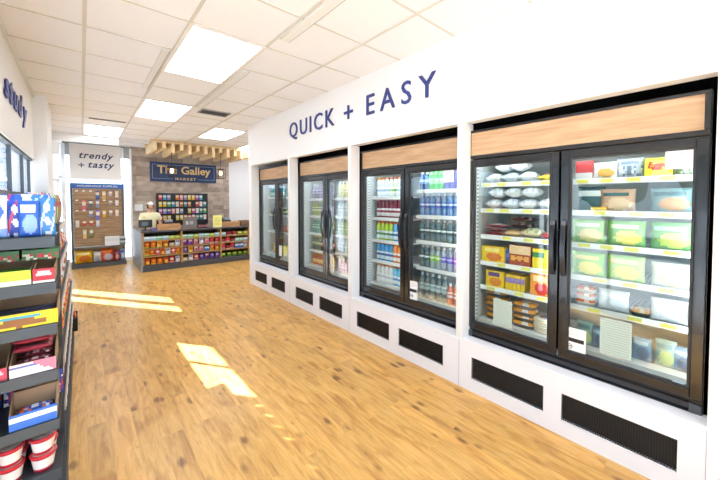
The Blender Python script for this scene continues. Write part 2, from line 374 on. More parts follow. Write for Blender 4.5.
ceiling_light(3.77, 8.26, 'unseen ceiling light panel added to brighten the side bay, near the back wall')  # second added panel out of view, lights the wall right of the cladding
# ceiling vent
r = empty('air_vent', (1.40, 5.24, H-.014)); f = MB(); f.box(0, .43, 0, .02, 0, .013); f.box(0, .43, .25, .27, 0, .013); f.box(0, .02, .02, .25, 0, .013); f.box(.41, .43, .02, .25, 0, .013)
f.build('frame', M('#9b9b99'), r); B(.02, .41, .02, .25, .010, .013).build('backing', M('#0c0c0c'), r)
for k in range(5): B(.02, .41, .05+.04*k, .058+.04*k, .003, .010).build('slat', M('#55565a', .4), r)
tag(r, 'dark slatted air vent in the ceiling beyond the light panels', 'vent')
def rail(x0, x1, y0, y1, lab, c='#e6e8e6'):
    r = empty('ceiling_rail', (x0, y0, H-.03)); w_ = x1-x0
    B(0, w_, 0, y1-y0, .016, .0265).build('channel', M(c, .5), r); B(w_, w_+.004, 0, y1-y0, .016, .0265).build('edge', M('#77776f', .5), r)  # dark side strip paints the shadow along the rail
    tag(r, lab, 'rail', 'white sign rails along the ceiling')
rail(1.31, 1.39, 1.2, 2.55, 'white ceiling rail closest to the camera, above the lettering')
rail(1.31, 1.39, 3.42, 5.2, 'long white ceiling rail ending at the dark air vent')
rail(.585, .640, 3.4, 4.75, 'white ceiling rail beside the largest light panel')
o = MB().box(.12, .62, 7.03, 7.06, H-.02, H-.001).build('tile_gap', M('#74746f', .5)); tag(o, 'thin dark strip across the ceiling before the rear light panel', 'strip')  # dark colour stands in for the shade of an open tile gap

# ------------------------------------------------------------------ wall lettering
r = empty('wall_lettering', (W, 3.0, 2.51)); NV = M('#25347a', .45)
# letters are built in world axes, so parent them to a root with the offset taken off
def fix(root):
    for c in root.children: c.location = -Vector(root.location)
word_letters('QUICK', NV, r, (W-.008, 4.374, 2.515), 'right', 1.13, .215, depth=.006, offset=.004)
word_letters('+', NV, r, (W-.008, 3.05, 2.515), 'right', .17, .215, depth=.006, offset=.004) if False else None
m = MB(); m.box(W-.014, W-.002, 2.885, 3.045, 2.60, 2.63); m.box(W-.014, W-.002, 2.95, 2.98, 2.535, 2.60); m.box(W-.014, W-.002, 2.95, 2.98, 2.63, 2.695); m.build('plus_sign', NV, r)
word_letters('EASY', NV, r, (W-.008, 2.646, 2.515), 'right', .915, .215, depth=.006, offset=.004)
fix(r); tag(r, 'navy raised lettering reading QUICK + EASY on the white wall above the coolers', 'lettering')
r = empty('soffit_lettering', (-.46, 4.5, 2.44))
word_letters('study', NV, r, (-.452, 3.86, 2.44), 'left', 1.42, .235, 1.55, depth=.006, shear=.25, offset=.03); fix(r)
tag(r, 'navy slanted lettering ending in a y on the left soffit', 'lettering')
r = empty('hanging_sign', (.29, 10.0, 2.07)); B(-.48, .48, 0, .03, 0, .83).build('panel', M('#f1f0ef', .5), r)
lettering('trendy', 'lettering', M('#34406b'), r, (-.31, -.004, .45), 'back', .64, .20, depth=.003, shear=.3, offset=.02, spacing=1.15)
m = MB(); m.box(-.33, -.22, -.006, 0, .325, .345); m.box(-.285, -.265, -.006, 0, .28, .325); m.box(-.285, -.265, -.006, 0, .345, .39); m.build('plus_sign', M('#34406b'), r)
lettering('tasty', 'lettering', M('#34406b'), r, (-.15, -.004, .235), 'back', .50, .18, depth=.003, shear=.3, offset=.02, spacing=1.15)
for x in (-.4, .4): B(x-.004, x+.004, .01, .018, .83, .892).build('hanger', CHROME, r)
tag(r, 'white hanging sign reading trendy + tasty above the accessory display', 'sign')
r = empty('shop_sign', (2.24, 10.2, 2.085)); NB = M('#15305f', .4); GO = M('#e7c98c', .4); wd, hh = .84, .53
B(-wd, wd, -.04, 0, 0, hh).build('board', NB, r)
m = MB()
m.box(-wd+.05, wd-.05, -.045, -.04, hh-.07, hh-.06); m.box(-wd+.05, -wd+.06, -.045, -.04, .09, hh-.07); m.box(wd-.06, wd-.05, -.045, -.04, .09, hh-.07); m.box(-wd+.05, -.3, -.045, -.04, .08, .09); m.box(.33, wd-.05, -.045, -.04, .08, .09)
m.build('border_line', M('#8aa3c4'), r)
lettering('The Galley', 'lettering', GO, r, (-.68, -.046, .155), 'back', 1.36, .29, depth=.004, offset=.022)
lettering('MARKET', 'lettering', GO, r, (-.25, -.046, .055), 'back', .53, .068, depth=.004, offset=.008, spacing=1.3)
tag(r, 'blue shop sign reading The Galley MARKET on the timber wall', 'sign')

# ------------------------------------------------------------------ glass-door coolers
INT = M('#dfe4e6', .5); GASK = M('#2b2d31', .5); SHELFW = M('#f4f6f7', .35); TAGY = M('#e6e36a', .5); LEDM = M('#f6fbff', .5, 0, .5, LED_E)
TG = {}
def price_tag(mat, parent, loc, kind):
    if kind not in TG: TG[kind] = (B(0, .0025, 0, .07, 0, .024) if kind == 'y' else B(0, .002, 0, .06, 0, .040)).build('price_tag', mat, parent, loc); return
    o = TG[kind].copy(); COL.objects.link(o); o.parent = parent; o.location = loc
def cooler(RCX, yc, shelves_l, shelves_r, deck_l, deck_r, label, freezer=False):
    """front face at X=2.5, opening towards -X; local y runs along the wall (left door = larger y)"""
    r = empty('glass_door_cooler', (RCX, yc, .375)); z = lambda a: a-.375; hw = .70
    m = MB(); m.box(.06, .10, -hw, -hw+.03, z(.5), z(1.95)); m.box(.06, .10, hw-.03, hw, z(.5), z(1.95))
    m.box(.10, .80, -hw, -hw+.03, z(.38), z(2.16)); m.box(.10, .80, hw-.03, hw, z(.38), z(2.16)); m.box(.77, .80, -hw+.03, hw-.03, z(.38), z(2.16))
    m.box(.06, .77, -hw+.03, hw-.03, z(1.93), z(2.16)); m.box(.03, .77, -hw+.03, hw-.03, z(.38), z(min(deck_l, deck_r)-.03))
    m.build('cabinet', M('#b4bcbc' if freezer else '#bfc6c9', .5), r)
    m = MB(); m.box(.02, .10, -hw-.004, -hw, z(.38), z(2.16)); m.box(.02, .10, hw, hw+.004, z(.38), z(2.16)); m.box(.02, .8, -hw-.004, hw+.004, z(2.16), z(2.165)); m.build('outer_skin', BLACK, r)
    # header: black frame and timber panel
    m = MB(); m.box(0, .06, -hw, hw, z(2.145), z(2.165)); m.box(0, .06, -hw, hw, z(1.925), z(1.955)); m.box(0, .06, -hw, -hw+.025, z(1.955), z(2.145)); m.box(0, .06, hw-.025, hw, z(1.955), z(2.145))
    m.build('header_frame', BMET, r, bevel=.003)
    B(.008, .055, -hw+.025, hw-.025, z(1.955), z(2.145)).build('header_panel', OAK, r)
    # base with rail
    m = MB(); m.box(.012, .06, -hw, hw, z(.38), z(.485)); m.box(-.004, .012, -hw+.05, hw-.05, z(.395), z(.425)); m.box(-.004, .012, -hw+.05, hw-.05, z(.44), z(.47))
    m.build('base_rail', BMET, r, bevel=.002)
    for s in (-1, 1): B(-.004, .03, s*(hw-.025)-.025, s*(hw-.025)+.025, z(.38), z(.468)).build('hinge_foot', M('#4a4d55', .35), r, bevel=.004)
    for s in (1, -1):                                              # left door first
        a, b = (.006, hw) if s == 1 else (-hw, -.006)
        z0, z1 = z(.492), z(1.918); sw = .05
        m = MB(); m.box(0, .055, a, a+sw, z0, z1); m.box(0, .055, b-sw, b, z0, z1); m.box(0, .055, a+sw, b-sw, z0, z0+.05); m.box(0, .055, a+sw, b-sw, z1-.05, z1)
        d = m.build('door', BMET, r, bevel=.004)
        m = MB(); q = .012
        m.box(.007, .027, a+sw-.002, a+sw+q, z0+.05, z1-.05); m.box(.007, .027, b-sw-q, b-sw+.002, z0+.05, z1-.05); m.box(.007, .027, a+sw+q, b-sw-q, z0+.05, z0+.05+q); m.box(.007, .027, a+sw+q, b-sw-q, z1-.05-q, z1-.05)
        m.build('gasket', GASK, d)
        B(.015, .021, a+sw, b-sw, z0+.05, z1-.05).build('glass_pane', GLASS, d)
        yh = a+.028 if s == 1 else b-.028
        pts = []
        for k in range(13):
            t = k/12; pts.append((-.008-.035*math.sin(math.pi*t)**.6, yh, z(1.06)+.38*t))
        hm = MB()
        for i, p in enumerate(pts): pass
        vs = []; fs = []
        for (x, y, zz) in pts: vs += [(x-.008, y-.014, zz), (x-.008, y+.014, zz), (x+.006, y+.014, zz), (x+.006, y-.014, zz)]
        for i in range(12):
            for k in range(4): k2 = (k+1) % 4; fs.append((i*4+k, i*4+k2, i*4+4+k2, i*4+4+k))
        fs += [(3, 2, 1, 0), (48, 49, 50, 51)]
        hm.add(vs, fs); hm.build('handle', M('#23252d', .25, 0, .6), d)
        # shelves, with price rail each
        A, Bb = (a+.03, b-.04) if s == 1 else (a+.04, b-.03)
        for zz in (shelves_l if s == 1 else shelves_r):
            m = MB()
            if freezer:
                n_ = 30
                for k in range(n_+1): y = A+(Bb-A)*k/n_; m.box(.16, .70, y-.002, y+.002, z(zz)-.004, z(zz))
                m.box(.16, .70, A, A+.008, z(zz)-.01, z(zz)); m.box(.16, .70, Bb-.008, Bb, z(zz)-.01, z(zz)); m.box(.40, .41, A, Bb, z(zz)-.01, z(zz)-.003); m.box(.69, .70, A, Bb, z(zz)-.01, z(zz)-.002)
            else: m.box(.155, .70, A, Bb, z(zz)-.012, z(zz))
            sh = m.build('shelf', M('#aab2b4', .4) if freezer else SHELFW, r)
            pr = B(.148, .156, A, Bb, z(zz)-.030, z(zz)+.008).build('price_rail', SHELFW, sh)
            if freezer:
                yy = A+.05+.06*rnd.random()
                while yy < Bb-.08: price_tag(TAGY, sh, (.1455, yy, z(zz)-.022), 'y'); yy += .12+.12*rnd.random()
        B(.12, .70, A, Bb, z(deck_l if s == 1 else deck_r)-.03, z(deck_l if s == 1 else deck_r)).build('deck_pan', M('#dfe3e3', .4), r)
    # slotted standards, divider, lamps
    for yy in (hw-.034, .012):
        m = MB(); m.box(.085, .115, yy-.003, yy+.002, z(.56), z(1.9))
        k = 0
        while .58+.033*k < 1.88: m.box(.09, .11, yy-.0055, yy-.003, z(.58+.033*k), z(.592+.033*k), 1); k += 1
        m.build('shelf_standard', [M('#e6e9ea', .4), M('#3a3d42', .5)], r)
    B(.10, .125, -.012, .009, z(.5), z(1.93)).build('center_post', M('#33363b', .5), r)
    B(.058, .074, -.045, .045, z(.485), z(1.925)).build('door_gap_block', BLK2, r); B(.056, .060, -hw, hw, z(1.905), z(1.924)).build('top_gap_block', BLK2, r)  # black bars added to stop lamp light leaking through the door gaps
    for yy, w_ in ((.03, .02), (-hw+.045, .02)):
        B(.080, .093, yy-w_/2, yy+w_/2, z(.60), z(1.86)).build('light_strip', LEDM, r)
    B(.080, .095, -hw+.06, hw-.06, z(1.885), z(1.90)).build('light_strip', LEDM, r)
    tag(r, label, 'cooler', 'built-in glass door coolers')
    return r
YC = [.772, 2.230, 3.682, 5.160]
FZ = [1.722, 1.502, 1.275, 1.045, .832]
cooler(RC, YC[0], FZ, FZ, .545, .545, 'two-door freezer of frozen food closest to the camera, under the widest oak panel', True)
cooler(RC+.055, YC[1], [1.618, 1.368, 1.10, .852], [1.685, 1.418, 1.15, .872], .585, .545, 'two-door drinks cooler directly beyond the freezer, full of bottled water and sports drinks')
cooler(RC+.055, YC[2], [1.60, 1.34, 1.075, .81], [1.61, 1.352, 1.09, .845], .585, .57, 'two-door drinks cooler third from the camera, below the QUICK lettering')
cooler(RC+.055, YC[3], [1.635, 1.31, 1.0], [1.635, 1.31, 1.0], .60, .60, 'farthest two-door cooler, nearest the checkout counter, sparsely stocked')

# ------------------------------------------------------------------ product prototypes (front faces -Y, base at z=0)
def pattern(kind):
    def h(i, j): return (i*7919+j*104729+i*j*31) % 97/97
    P = {
        'plain': lambda u, v: 0,
        'band': lambda u, v: 1 if .58 < v < .82 else 0,
        'low': lambda u, v: 1 if v < .4 else 0,
        'oval': lambda u, v: 1 if ((u-.5)/.36)**2+((v-.62)/.2)**2 < 1 else (2 if v < .22 else 0),
        'food': lambda u, v: 2 if ((u-.55)/.35)**2+((v-.35)/.27)**2 < 1 else (1 if .68 < v < .88 and .12 < u < .8 else 0),
        'split': lambda u, v: 1 if u+.5*v > .95 else (2 if .62 < v < .8 and u < .6 else 0),
        'blotch': lambda u, v: (2 if h(int(u*9), int(v*8)) > .62 else (1 if h(int(u*9)+3, int(v*8)+5) > .6 else 0)) if v < .62 else (1 if .72 < v < .86 and .2 < u < .8 else 0),
        'window': lambda u, v: 2 if .15 < u < .85 and .1 < v < .5 else (1 if v > .62 else 0),
        'discs': lambda u, v: 2 if any(((u-c)/.13)**2+((v-.38)/.15)**2 < 1 for c in (.2, .5, .8)) else (1 if v > .62 else 0),
        'swirl': lambda u, v: 1 if math.sin(7*u+9*v)*math.cos(8*v-5*u) > .25 else (2 if math.sin(11*u-6*v) > .75 else 0),
        'stripes': lambda u, v: 1 if int(v*9) % 2 else 0,
    }
    return P[kind]
def bag(name, w_, h_, d_, cols, pat='oval', nu=12, nv=13, rough=.35):
    """pillow pack with crimped ends"""
    def f():
        m = MB(); vs = []; fs = []; ms = []; p = pattern(pat)
        for side in (-1, 1):
            for j in range(nv+1):
                for i in range(nu+1):
                    u, v = i/nu, j/nv
                    t = (max(0, math.sin(math.pi*v))**.55)*(max(0, math.sin(math.pi*u))**.45)
                    wr = 1+.08*math.sin(9*u+5*v)*math.sin(11*v)
                    ww = w_*(1-.07*math.sin(math.pi*v)) if 0 else w_*(1-.06*abs(math.sin(math.pi*v)))
                    vs.append(((u-.5)*ww, d_/2*1.08+.001+side*(d_/2*t*wr+.0008), v*h_))
        n1 = (nu+1)*(nv+1)
        for s_ in (0, 1):
            for j in range(nv):
                for i in range(nu):
                    a = s_*n1+j*(nu+1)+i; q = (a, a+1, a+nu+2, a+nu+1)
                    fs.append(q if s_ == 0 else q[::-1]); ms.append(p((i+.5)/nu, (j+.5)/nv) if s_ == 0 else 0)
        for j in range(nv):
            a, b = j*(nu+1), (j+1)*(nu+1); fs.append((a, b, b+n1, a+n1)); ms.append(0)
            a += nu; b += nu; fs.append((a+n1, b+n1, b, a)); ms.append(0)
        for i in range(nu):
            fs.append((i+n1, i+1+n1, i+1, i)); ms.append(0); a = nv*(nu+1)+i; fs.append((a, a+1, a+1+n1, a+n1)); ms.append(0)
        m.add(vs, fs, ms, True)
        return m.build(name, [M(c, rough) for c in cols])
    return f
def carton(name, w_, h_, d_, cols, pat='food', nu=14, nv=12, rough=.45, hollow=False):
    def f():
        m = MB(); vs = []; fs = []; ms = []; p = pattern(pat)
        for j in range(nv+1):
            for i in range(nu+1): vs.append(((i/nu-.5)*w_, 0, j/nv*h_))
        for j in range(nv):
            for i in range(nu):
                a = j*(nu+1)+i; fs.append((a, a+1, a+nu+2, a+nu+1)); ms.append(p((i+.5)/nu, (j+.5)/nv))
        o = len(vs); vs += [(-w_/2, d_, 0), (w_/2, d_, 0), (w_/2, d_, h_), (-w_/2, d_, h_)]
        bl, br_, tr, tl = 0, nu, nv*(nu+1)+nu, nv*(nu+1)
        fs.append((o+1, o, o+3, o+2)); ms.append(0)
        fs.append(tuple([o]+[j*(nu+1) for j in range(nv+1)]+[o+3])[::1]); ms.append(0)
        fs.append(tuple([o+1, o+2]+[j*(nu+1)+nu for j in range(nv, -1, -1)])); ms.append(0)
        fs.append(tuple([o+3]+[tl+i for i in range(nu+1)]+[o+2])); ms.append(0)
        fs.append(tuple([o, o+1]+[i for i in range(nu, -1, -1)])); ms.append(0)
        m.add(vs, fs, ms)
        return m.build(name, [M(c, rough) for c in cols])
    return f
def bottle(name, r_, h_, body, cap, label, style='water', clear=0.0, lab2=None):
    def f():
        if style == 'sport': prof = [(r_*.8, 0), (r_, .01), (r_, h_*.36), (r_*.88, h_*.42), (r_*.9, h_*.5), (r_, h_*.56), (r_*.97, h_*.74), (r_*.62, h_*.87), (r_*.56, h_*.9)]
        elif style == 'can': prof = [(r_*.8, 0), (r_, .012), (r_, h_*.9), (r_*.82, h_*.97), (r_*.8, h_)]
        elif style == 'jug': prof = [(r_*.9, 0), (r_, .008), (r_, h_*.62), (r_*.6, h_*.82), (r_*.4, h_*.9)]
        else: prof = [(r_*.85, 0), (r_, .008), (r_*.95, h_*.2), (r_, h_*.28), (r_, h_*.62), (r_*.8, h_*.76), (r_*.38, h_*.88), (r_*.34, h_*.92)]
        bm = plastic_clear('clear_'+name, body, clear) if clear else M(body, .12, 0, .6, None, 0, .4)
        o = MB().lathe(prof, seg=12).build(name, bm)
        if style != 'can':
            cr = r_*.62 if style == 'sport' else r_*.42
            MB().lathe([(cr, h_*.88), (cr, h_*.985), (cr*.85, h_)], seg=10).build('cap', M(cap, .4), o)
            a, b = (.34, .60) if style == 'water' else ((.10, .50) if style == 'sport' else (.15, .5))
            ms = [0, 0, 1, 0] if lab2 else 0
            q = b-a
            MB().lathe([(r_*1.012, h_*a), (r_*1.015, h_*(a+.3*q)), (r_*1.015, h_*(a+.45*q)), (r_*1.015, h_*(a+.75*q)), (r_*1.012, h_*b)], seg=12, mi=ms).build('label_sleeve', [M(label, .35), M(lab2 or label, .35)], o)
        else:
            MB().lathe([(r_*1.01, h_*.3), (r_*1.012, h_*.35), (r_*1.01, h_*.62)], seg=12).build('printed_band', M(label, .35), o)
            MB().lathe([(r_*.7, h_), (r_*.7, h_+.003)], seg=10).build('lid', M(cap, .25, .8), o)
        return o
    return f
def tray_pack(name, w_, h_, d_, base, film, food):
    def f():
        m = MB(); vs = []; n = 8
        def ring(sx_, sy_, z): return [(sx_*w_/2*math.copysign(abs(math.cos(t))**.5, math.cos(t)), d_/2+sy_*d_/2*math.copysign(abs(math.sin(t))**.5, math.sin(t)), z) for t in [2*math.pi*k/20 for k in range(20)]]
        rings = [ring(.85, .85, 0), ring(1, 1, h_*.55), ring(1.03, 1.03, h_*.6)]
        for q in rings: vs += q
        fs = [tuple(range(19, -1, -1))]+[(i*20+k, i*20+(k+1) % 20, i*20+20+(k+1) % 20, i*20+20+k) for i in range(2) for k in range(20)]+[tuple(40+k for k in range(20))]
        o = MB().add(vs, fs, 0, True).build(name, M(base, .4))
        vs = ring(.98, .98, h_*.61)+ring(.8, .8, h_*.95)+ring(.4, .4, h_); fs = [(i*20+k, i*20+(k+1) % 20, i*20+20+(k+1) % 20, i*20+20+k) for i in range(2) for k in range(20)]+[tuple(40+k for k in range(20))]
        MB().add(vs, fs, [0 if k % 5 else 1 for k in range(40)]+[1], True).build('food_film', [M(food, .25), M(film, .25)], o)
        return o
    return f
def pack(name, w_, h_, d_, cols, pat='oval'):   # lying soft pack: bag turned on its back
    def f():
        o = bag(name, w_, d_, h_, cols, pat, 10, 8)()
        for v in o.data.vertices: x, y, z = v.co; v.co = (x, z, 1.08*h_-y)
        o.data.update(); return o
    return f

RZ = -math.pi/2
def shelf_row(y0, y1, z, specs, where, x=2.715, gap=.004, jit=.004, group=None, dep=0, lab_side='left'):
    """specs left to right as seen (y0 > y1); each (key, builder, width, words, cat)"""
    tot = sum(s[2] for s in specs); n = len(specs); gp = (abs(y0-y1)-tot)/max(1, n); y = y0-gp/2
    for i, (key, fn, w_, words_, cat) in enumerate(specs):
        yy = y-w_/2; y -= w_+gp
        pos = place_word(i, n)
        place(key, fn, (x+rnd.uniform(0, jit)+(w_/2 if cat == 'bottle' else 0), yy, z), RZ+rnd.uniform(-.04, .04), f'{words_} {pos} {where}'.replace('  ', ' '), cat, group)

# ---- third cooler from the camera = YC[2]; drinks cooler beside freezer = YC[1]
def bt(key, r_, h_, body, cap, label, words_, style='water', clear=0, lab2=None, nm='drink_bottle'):
    return (key, bottle(nm, r_, h_, body, cap, label, style, clear, lab2), 2*r_, words_, 'bottle')
LIME = bt('lime', .034, .228, '#b6d433', '#e2762a', '#dfeef0', 'lime sports drink bottle', 'sport', 0, '#4b7d3a')
SBLU = bt('sblu', .034, .228, '#3f9ad6', '#e2762a', '#dceaf2', 'blue sports drink bottle', 'sport', 0, '#2f62a8')
SORG = bt('sorg', .034, .228, '#ee8a35', '#e2762a', '#f3ece4', 'orange sports drink bottle', 'sport', 0, '#b4512a')
SWHT = bt('swht', .034, .228, '#e6eaee', '#e8906a', '#f4f4f4', 'white sports drink bottle', 'sport', 0, '#c5ccd6')
SLBL = bt('slbl', .034, .228, '#58bfe4', '#e2762a', '#e6f2f6', 'light blue sports drink bottle', 'sport', 0, '#3d8bc4')
SGRN = bt('sgrn', .034, .228, '#d6e8c8', '#b86a56', '#f2f5ee', 'pale green sports drink bottle', 'sport', 0, '#7fae4d')
SCLR = bt('sclr', .034, .228, '#c9d8e6', '#df8a34', '#eef1f4', 'clear sports drink bottle', 'sport', 0, '#8fa9c2')
DRED = bt('dred', .034, .228, '#7d2238', '#a9728f', '#e8e4e8', 'dark red juice bottle', 'sport', 0, '#8c2f48')
WBLU = bt('wblu', .032, .232, '#7fa8dc', '#e8eef6', '#2f62b8', 'blue labelled water bottle', 'water', .75, '#dce8f6')
WDRK = bt('wdrk', .032, .232, '#7f9ca4', '#cfdbe0', '#35585e', 'teal labelled water bottle', 'water', .6, '#e6eeee')
WGRN = bt('wgrn', .032, .232, '#c5d8dc', '#eef2f2', '#8bc34a', 'green labelled water bottle', 'water', .6, '#dbeccb')
WVIO = bt('wvio', .032, .232, '#c5cfe2', '#eef2f2', '#5a49c0', 'violet labelled water bottle', 'water', .6, '#c9c1f0')
WPUR = bt('wpur', .032, .232, '#d3c5e2', '#eef2f2', '#9a4fc4', 'purple labelled water bottle', 'water', .6, '#e2c9f0')
WCLR = bt('wclr', .0335, .27, '#84a0a6', '#dfe7ea', '#b9cdd2', 'plain clear water bottle', 'water', .55, '#86a2a8')
WRED = bt('wred', .031, .21, '#d7785c', '#e9ecee', '#f0e3de', 'orange tea bottle', 'water', 0, '#c44f3b')
CGRN = bt('cgrn', .0305, .19, '#4fc95c', '#d6dadc', '#a8ecae', 'bright green tall can', 'can', nm='drink_can')
CVIO = bt('cvio', .0305, .19, '#6a6cc4', '#d6dadc', '#3f54b4', 'blue violet tall can', 'can', nm='drink_can')
CRED = bt('cred', .029, .15, '#c8496a', '#d6dadc', '#f0c9d2', 'pink red can', 'can', nm='drink_can')
DBLU = bt('dblu', .031, .19, '#2f5a9a', '#e8eef6', '#7fa6d8', 'deep blue drink bottle', 'water', 0, '#dce8f6')
y2, y2m = YC[1]+.61, YC[1]+.06
D2 = 'of second cooler, left door'; E2 = 'of second cooler, right door'
gA = 'bottles behind the left door of the cooler beside the freezer'; gB = 'bottles behind the right door of the cooler beside the freezer'
shelf_row(y2, y2m, 1.618, [SCLR]*3+[SGRN]*2+[SCLR]*3, 'on top shelf '+D2, group=gA)
shelf_row(y2, y2m, 1.368, [DRED]*8, 'on second shelf '+D2, group=gA)
shelf_row(y2, y2m, 1.10, [LIME]*4+[SBLU]*4, 'on third shelf '+D2, group=gA)
shelf_row(y2, y2m, .852, [SBLU]*4+[SORG]*4, 'on fourth shelf '+D2, group=gA)
shelf_row(y2, y2m, .585, [SWHT]*4+[SLBL]*4, 'on bottom shelf '+D2, group=gA)
y2, y2m = YC[1]-.05, YC[1]-.60
shelf_row(y2, y2m, 1.685, [DBLU]*2+[CGRN]*3+[CVIO]*3+[CRED], 'on top shelf '+E2, group=gB)
shelf_row(y2, y2m, 1.418, [WBLU]*8, 'on second shelf '+E2, group=gB)
shelf_row(y2, y2m, 1.15, [WDRK]*8, 'on third shelf '+E2, group=gB)
shelf_row(y2, y2m, .872, [WDRK]*2+[WGRN]*2+[WVIO]*2+[WPUR]*2, 'on fourth shelf '+E2, group=gB)
shelf_row(y2, y2m, .545, [WCLR]*5+[WRED]*3, 'on bottom shelf '+E2, group=gB)
# the cooler third from the camera
PGRY = bt('pgry', .0345, .222, '#8a86a0', '#cfd2da', '#b8b4cc', 'grey violet drink bottle', 'water', 0, '#6a6690')
OLIV = bt('oliv', .0345, .222, '#9aa866', '#dfe2d0', '#d9dfae', 'olive green drink bottle', 'water', 0, '#6e8a3e')
GTEA = bt('gtea', .0345, .222, '#5e9488', '#dfe8e4', '#a9d0c0', 'teal green tea bottle', 'water', 0, '#34695c')
COLA = bt('cola', .0345, .222, '#2a2024', '#b8403c', '#a63c44', 'dark cola bottle', 'water', 0, '#d8d0d0')
GLSS = bt('glss', .0345, .222, '#3f5a3e', '#c9c27a', '#6f8a52', 'dark green glass bottle', 'water', 0, '#cfd6a8')
RTEA = bt('rtea', .036, .19, '#b4493a', '#e6c65a', '#e4a24e', 'red tea bottle', 'jug', 0, '#f0dcae')
YTEA = bt('ytea', .036, .19, '#d6a040', '#c9503a', '#efe0a8', 'amber tea bottle', 'jug', 0, '#c97a30')
PYEL = bt('pyel', .036, .225, '#e2dca8', '#e9e6d2', '#f2efd8', 'pale yellow drink bottle', 'water', 0, '#d2c878')
PWHT = bt('pwht', .036, .225, '#d8e2e4', '#f2f4f4', '#eef2f4', 'milky white drink bottle', 'water', 0, '#b4c4cc')
PGRN = bt('pgrn', .036, .225, '#b8cc9c', '#e9efe2', '#dce8c8', 'pale green drink bottle', 'water', 0, '#88aa64')
PINK = bt('pink', .034, .19, '#e2b4d0', '#f2e4ec', '#f4dcea', 'pink drink bottle', 'water', 0, '#c884b0')
PMAG = bt('pmag', .034, .19, '#b44a86', '#f2e4ec', '#e0a4c8', 'magenta drink bottle', 'water', 0, '#8c2f66')
y3, y3m = YC[2]+.61, YC[2]+.06; D3 = 'of third cooler, left door'; E3 = 'of third cooler, right door'
gA = 'bottles behind the left door of the third cooler'; gB = 'bottles behind the right door of the third cooler'
for z, sp, n_ in ((1.60, [PGRY]*7, 'top'), (1.34, [OLIV]*3+[PGRY]*4, 'second'), (1.075, [GTEA]*4+[GLSS]*3, 'third'), (.81, [GLSS]*3+[COLA]*4, 'fourth'), (.585, [RTEA]*4+[YTEA]*3, 'bottom')):
    shelf_row(y3, y3m, z, sp, f'on {n_} shelf '+D3, group=gA)
y3, y3m = YC[2]-.05, YC[2]-.60
for z, sp, n_ in ((1.61, [PYEL]*5+[PWHT]*2, 'top'), (1.352, [PWHT]*4+[PGRN]*3, 'second'), (1.09, [PGRN]*3+[PYEL]*4, 'third'), (.845, [PWHT]*7, 'fourth'), (.57, [PINK]*5+[PMAG]*2, 'bottom')):
    shelf_row(y3, y3m, z, sp, f'on {n_} shelf '+E3, group=gB)
# far cooler: sparse
JTEA = bt('jtea', .034, .17, '#4f9a9c', '#e6ecec', '#bfe0de', 'teal drink bottle', 'jug'); MILK = bt('milk', .036, .225, '#eef0f2', '#3c5f9c', '#dfe6f2', 'white milk bottle', 'jug', nm='milk_bottle'); REDB = bt('redb', .034, .18, '#a8363a', '#e6e6e6', '#dc8c80', 'red drink bottle', 'jug')
SAL = ('sal', tray_pack('salad_tray', .15, .07, .14, '#2d3a2c', '#cfd8c8', '#6f8a4a'), .155, 'dark tray of green salad', 'food tray')
SNR = ('snr', carton('snack_box', .10, .12, .1, ['#8c4a3c', '#e2d6c4', '#c9a04a'], 'oval', 6, 6), .10, 'brown red snack box', 'box')
YBX = ('ybx', carton('snack_box', .12, .15, .12, ['#e2cf6a', '#f4efd2', '#c9a04a'], 'oval', 6, 6), .12, 'yellow snack box', 'box')
y4, y4m = YC[3]+.61, YC[3]+.06
shelf_row(y4, y4m, 1.635, [JTEA]*5, 'on the top shelf of the farthest cooler, left door')
shelf_row(y4, y4m, 1.31, [SAL]*3, 'on second shelf, farthest cooler, left door')
place('sal', None, (2.715, YC[3]+.2, 1.38), RZ, 'salad tray stacked on others in the farthest cooler', 'food tray')
shelf_row(y4-.2, y4m, 1.0, [SNR]*2, 'on third shelf of farthest cooler, left door')
shelf_row(y4-.15, y4m, .60, [YBX]*3, 'on bottom of farthest cooler, left door')
y4, y4m = YC[3]-.05, YC[3]-.60
shelf_row(y4, y4m, 1.635, [GTEA]*3+[REDB]*2, 'on top shelf of farthest cooler, right door')
shelf_row(y4, y4m, 1.31, [REDB]*5, 'on second shelf of farthest cooler, right door')
shelf_row(y4, y4m, 1.0, [SNR]*4, 'on third shelf of farthest cooler, right door')
shelf_row(y4, y4m, .60, [MILK]*2+[YBX]*3, 'on bottom of farthest cooler, right door')

# ---- freezer, left door (y 1.43 .. .80)
ICE = lambda k: ('ice%d' % k, pack('frozen_bag', .13, .085, .16, [['#e4e9ee', '#f6f8fa'], ['#d8e0ea', '#9fb4d0'], ['#eef0f2', '#c4ccd6']][k]+['#b4bcc8'], 'blotch'), .13, 'white frozen bag', 'frozen food')
YLP = ('ylp', pack('frozen_pack', .15, .06, .16, ['#e6c53a', '#f4e6a0', '#c46a2a'], 'food'), .15, 'yellow frozen pack', 'frozen food')
GF = 'frozen goods behind the left freezer door'
shelf_row(1.41, .83, 1.722, [ICE(0), ICE(1), ICE(0), YLP], 'on top shelf behind left freezer door', group=GF, x=2.67)
for k, (yy, c) in enumerate(((1.27, 0), (1.14, 2))): place('ice%d' % c, ICE(c)[1], (2.69, yy, 1.818), RZ, ['left', 'right'][k]+' white frozen bag stacked on the top shelf bags, left freezer door', 'frozen food', GF)
shelf_row(1.41, .85, 1.502, [ICE(2), ICE(0), ICE(2), ICE(0), ICE(2)][:4], 'on second shelf behind left freezer door', group=GF, x=2.67)
for k in range(3): place('ice%d' % (2*(k % 2)), None, (2.68, 1.32-.137*k, 1.598), RZ, ['leftmost', 'middle', 'rightmost'][k]+' white frozen bag of the upper layer, second shelf, left freezer door', 'frozen food', GF)
RPK = ('rpk', pack('frozen_pack', .17, .035, .14, ['#7a1f2a', '#efe6e6', '#c4545c'], 'stripes'), .17, 'dark red and white frozen pack', 'frozen food')
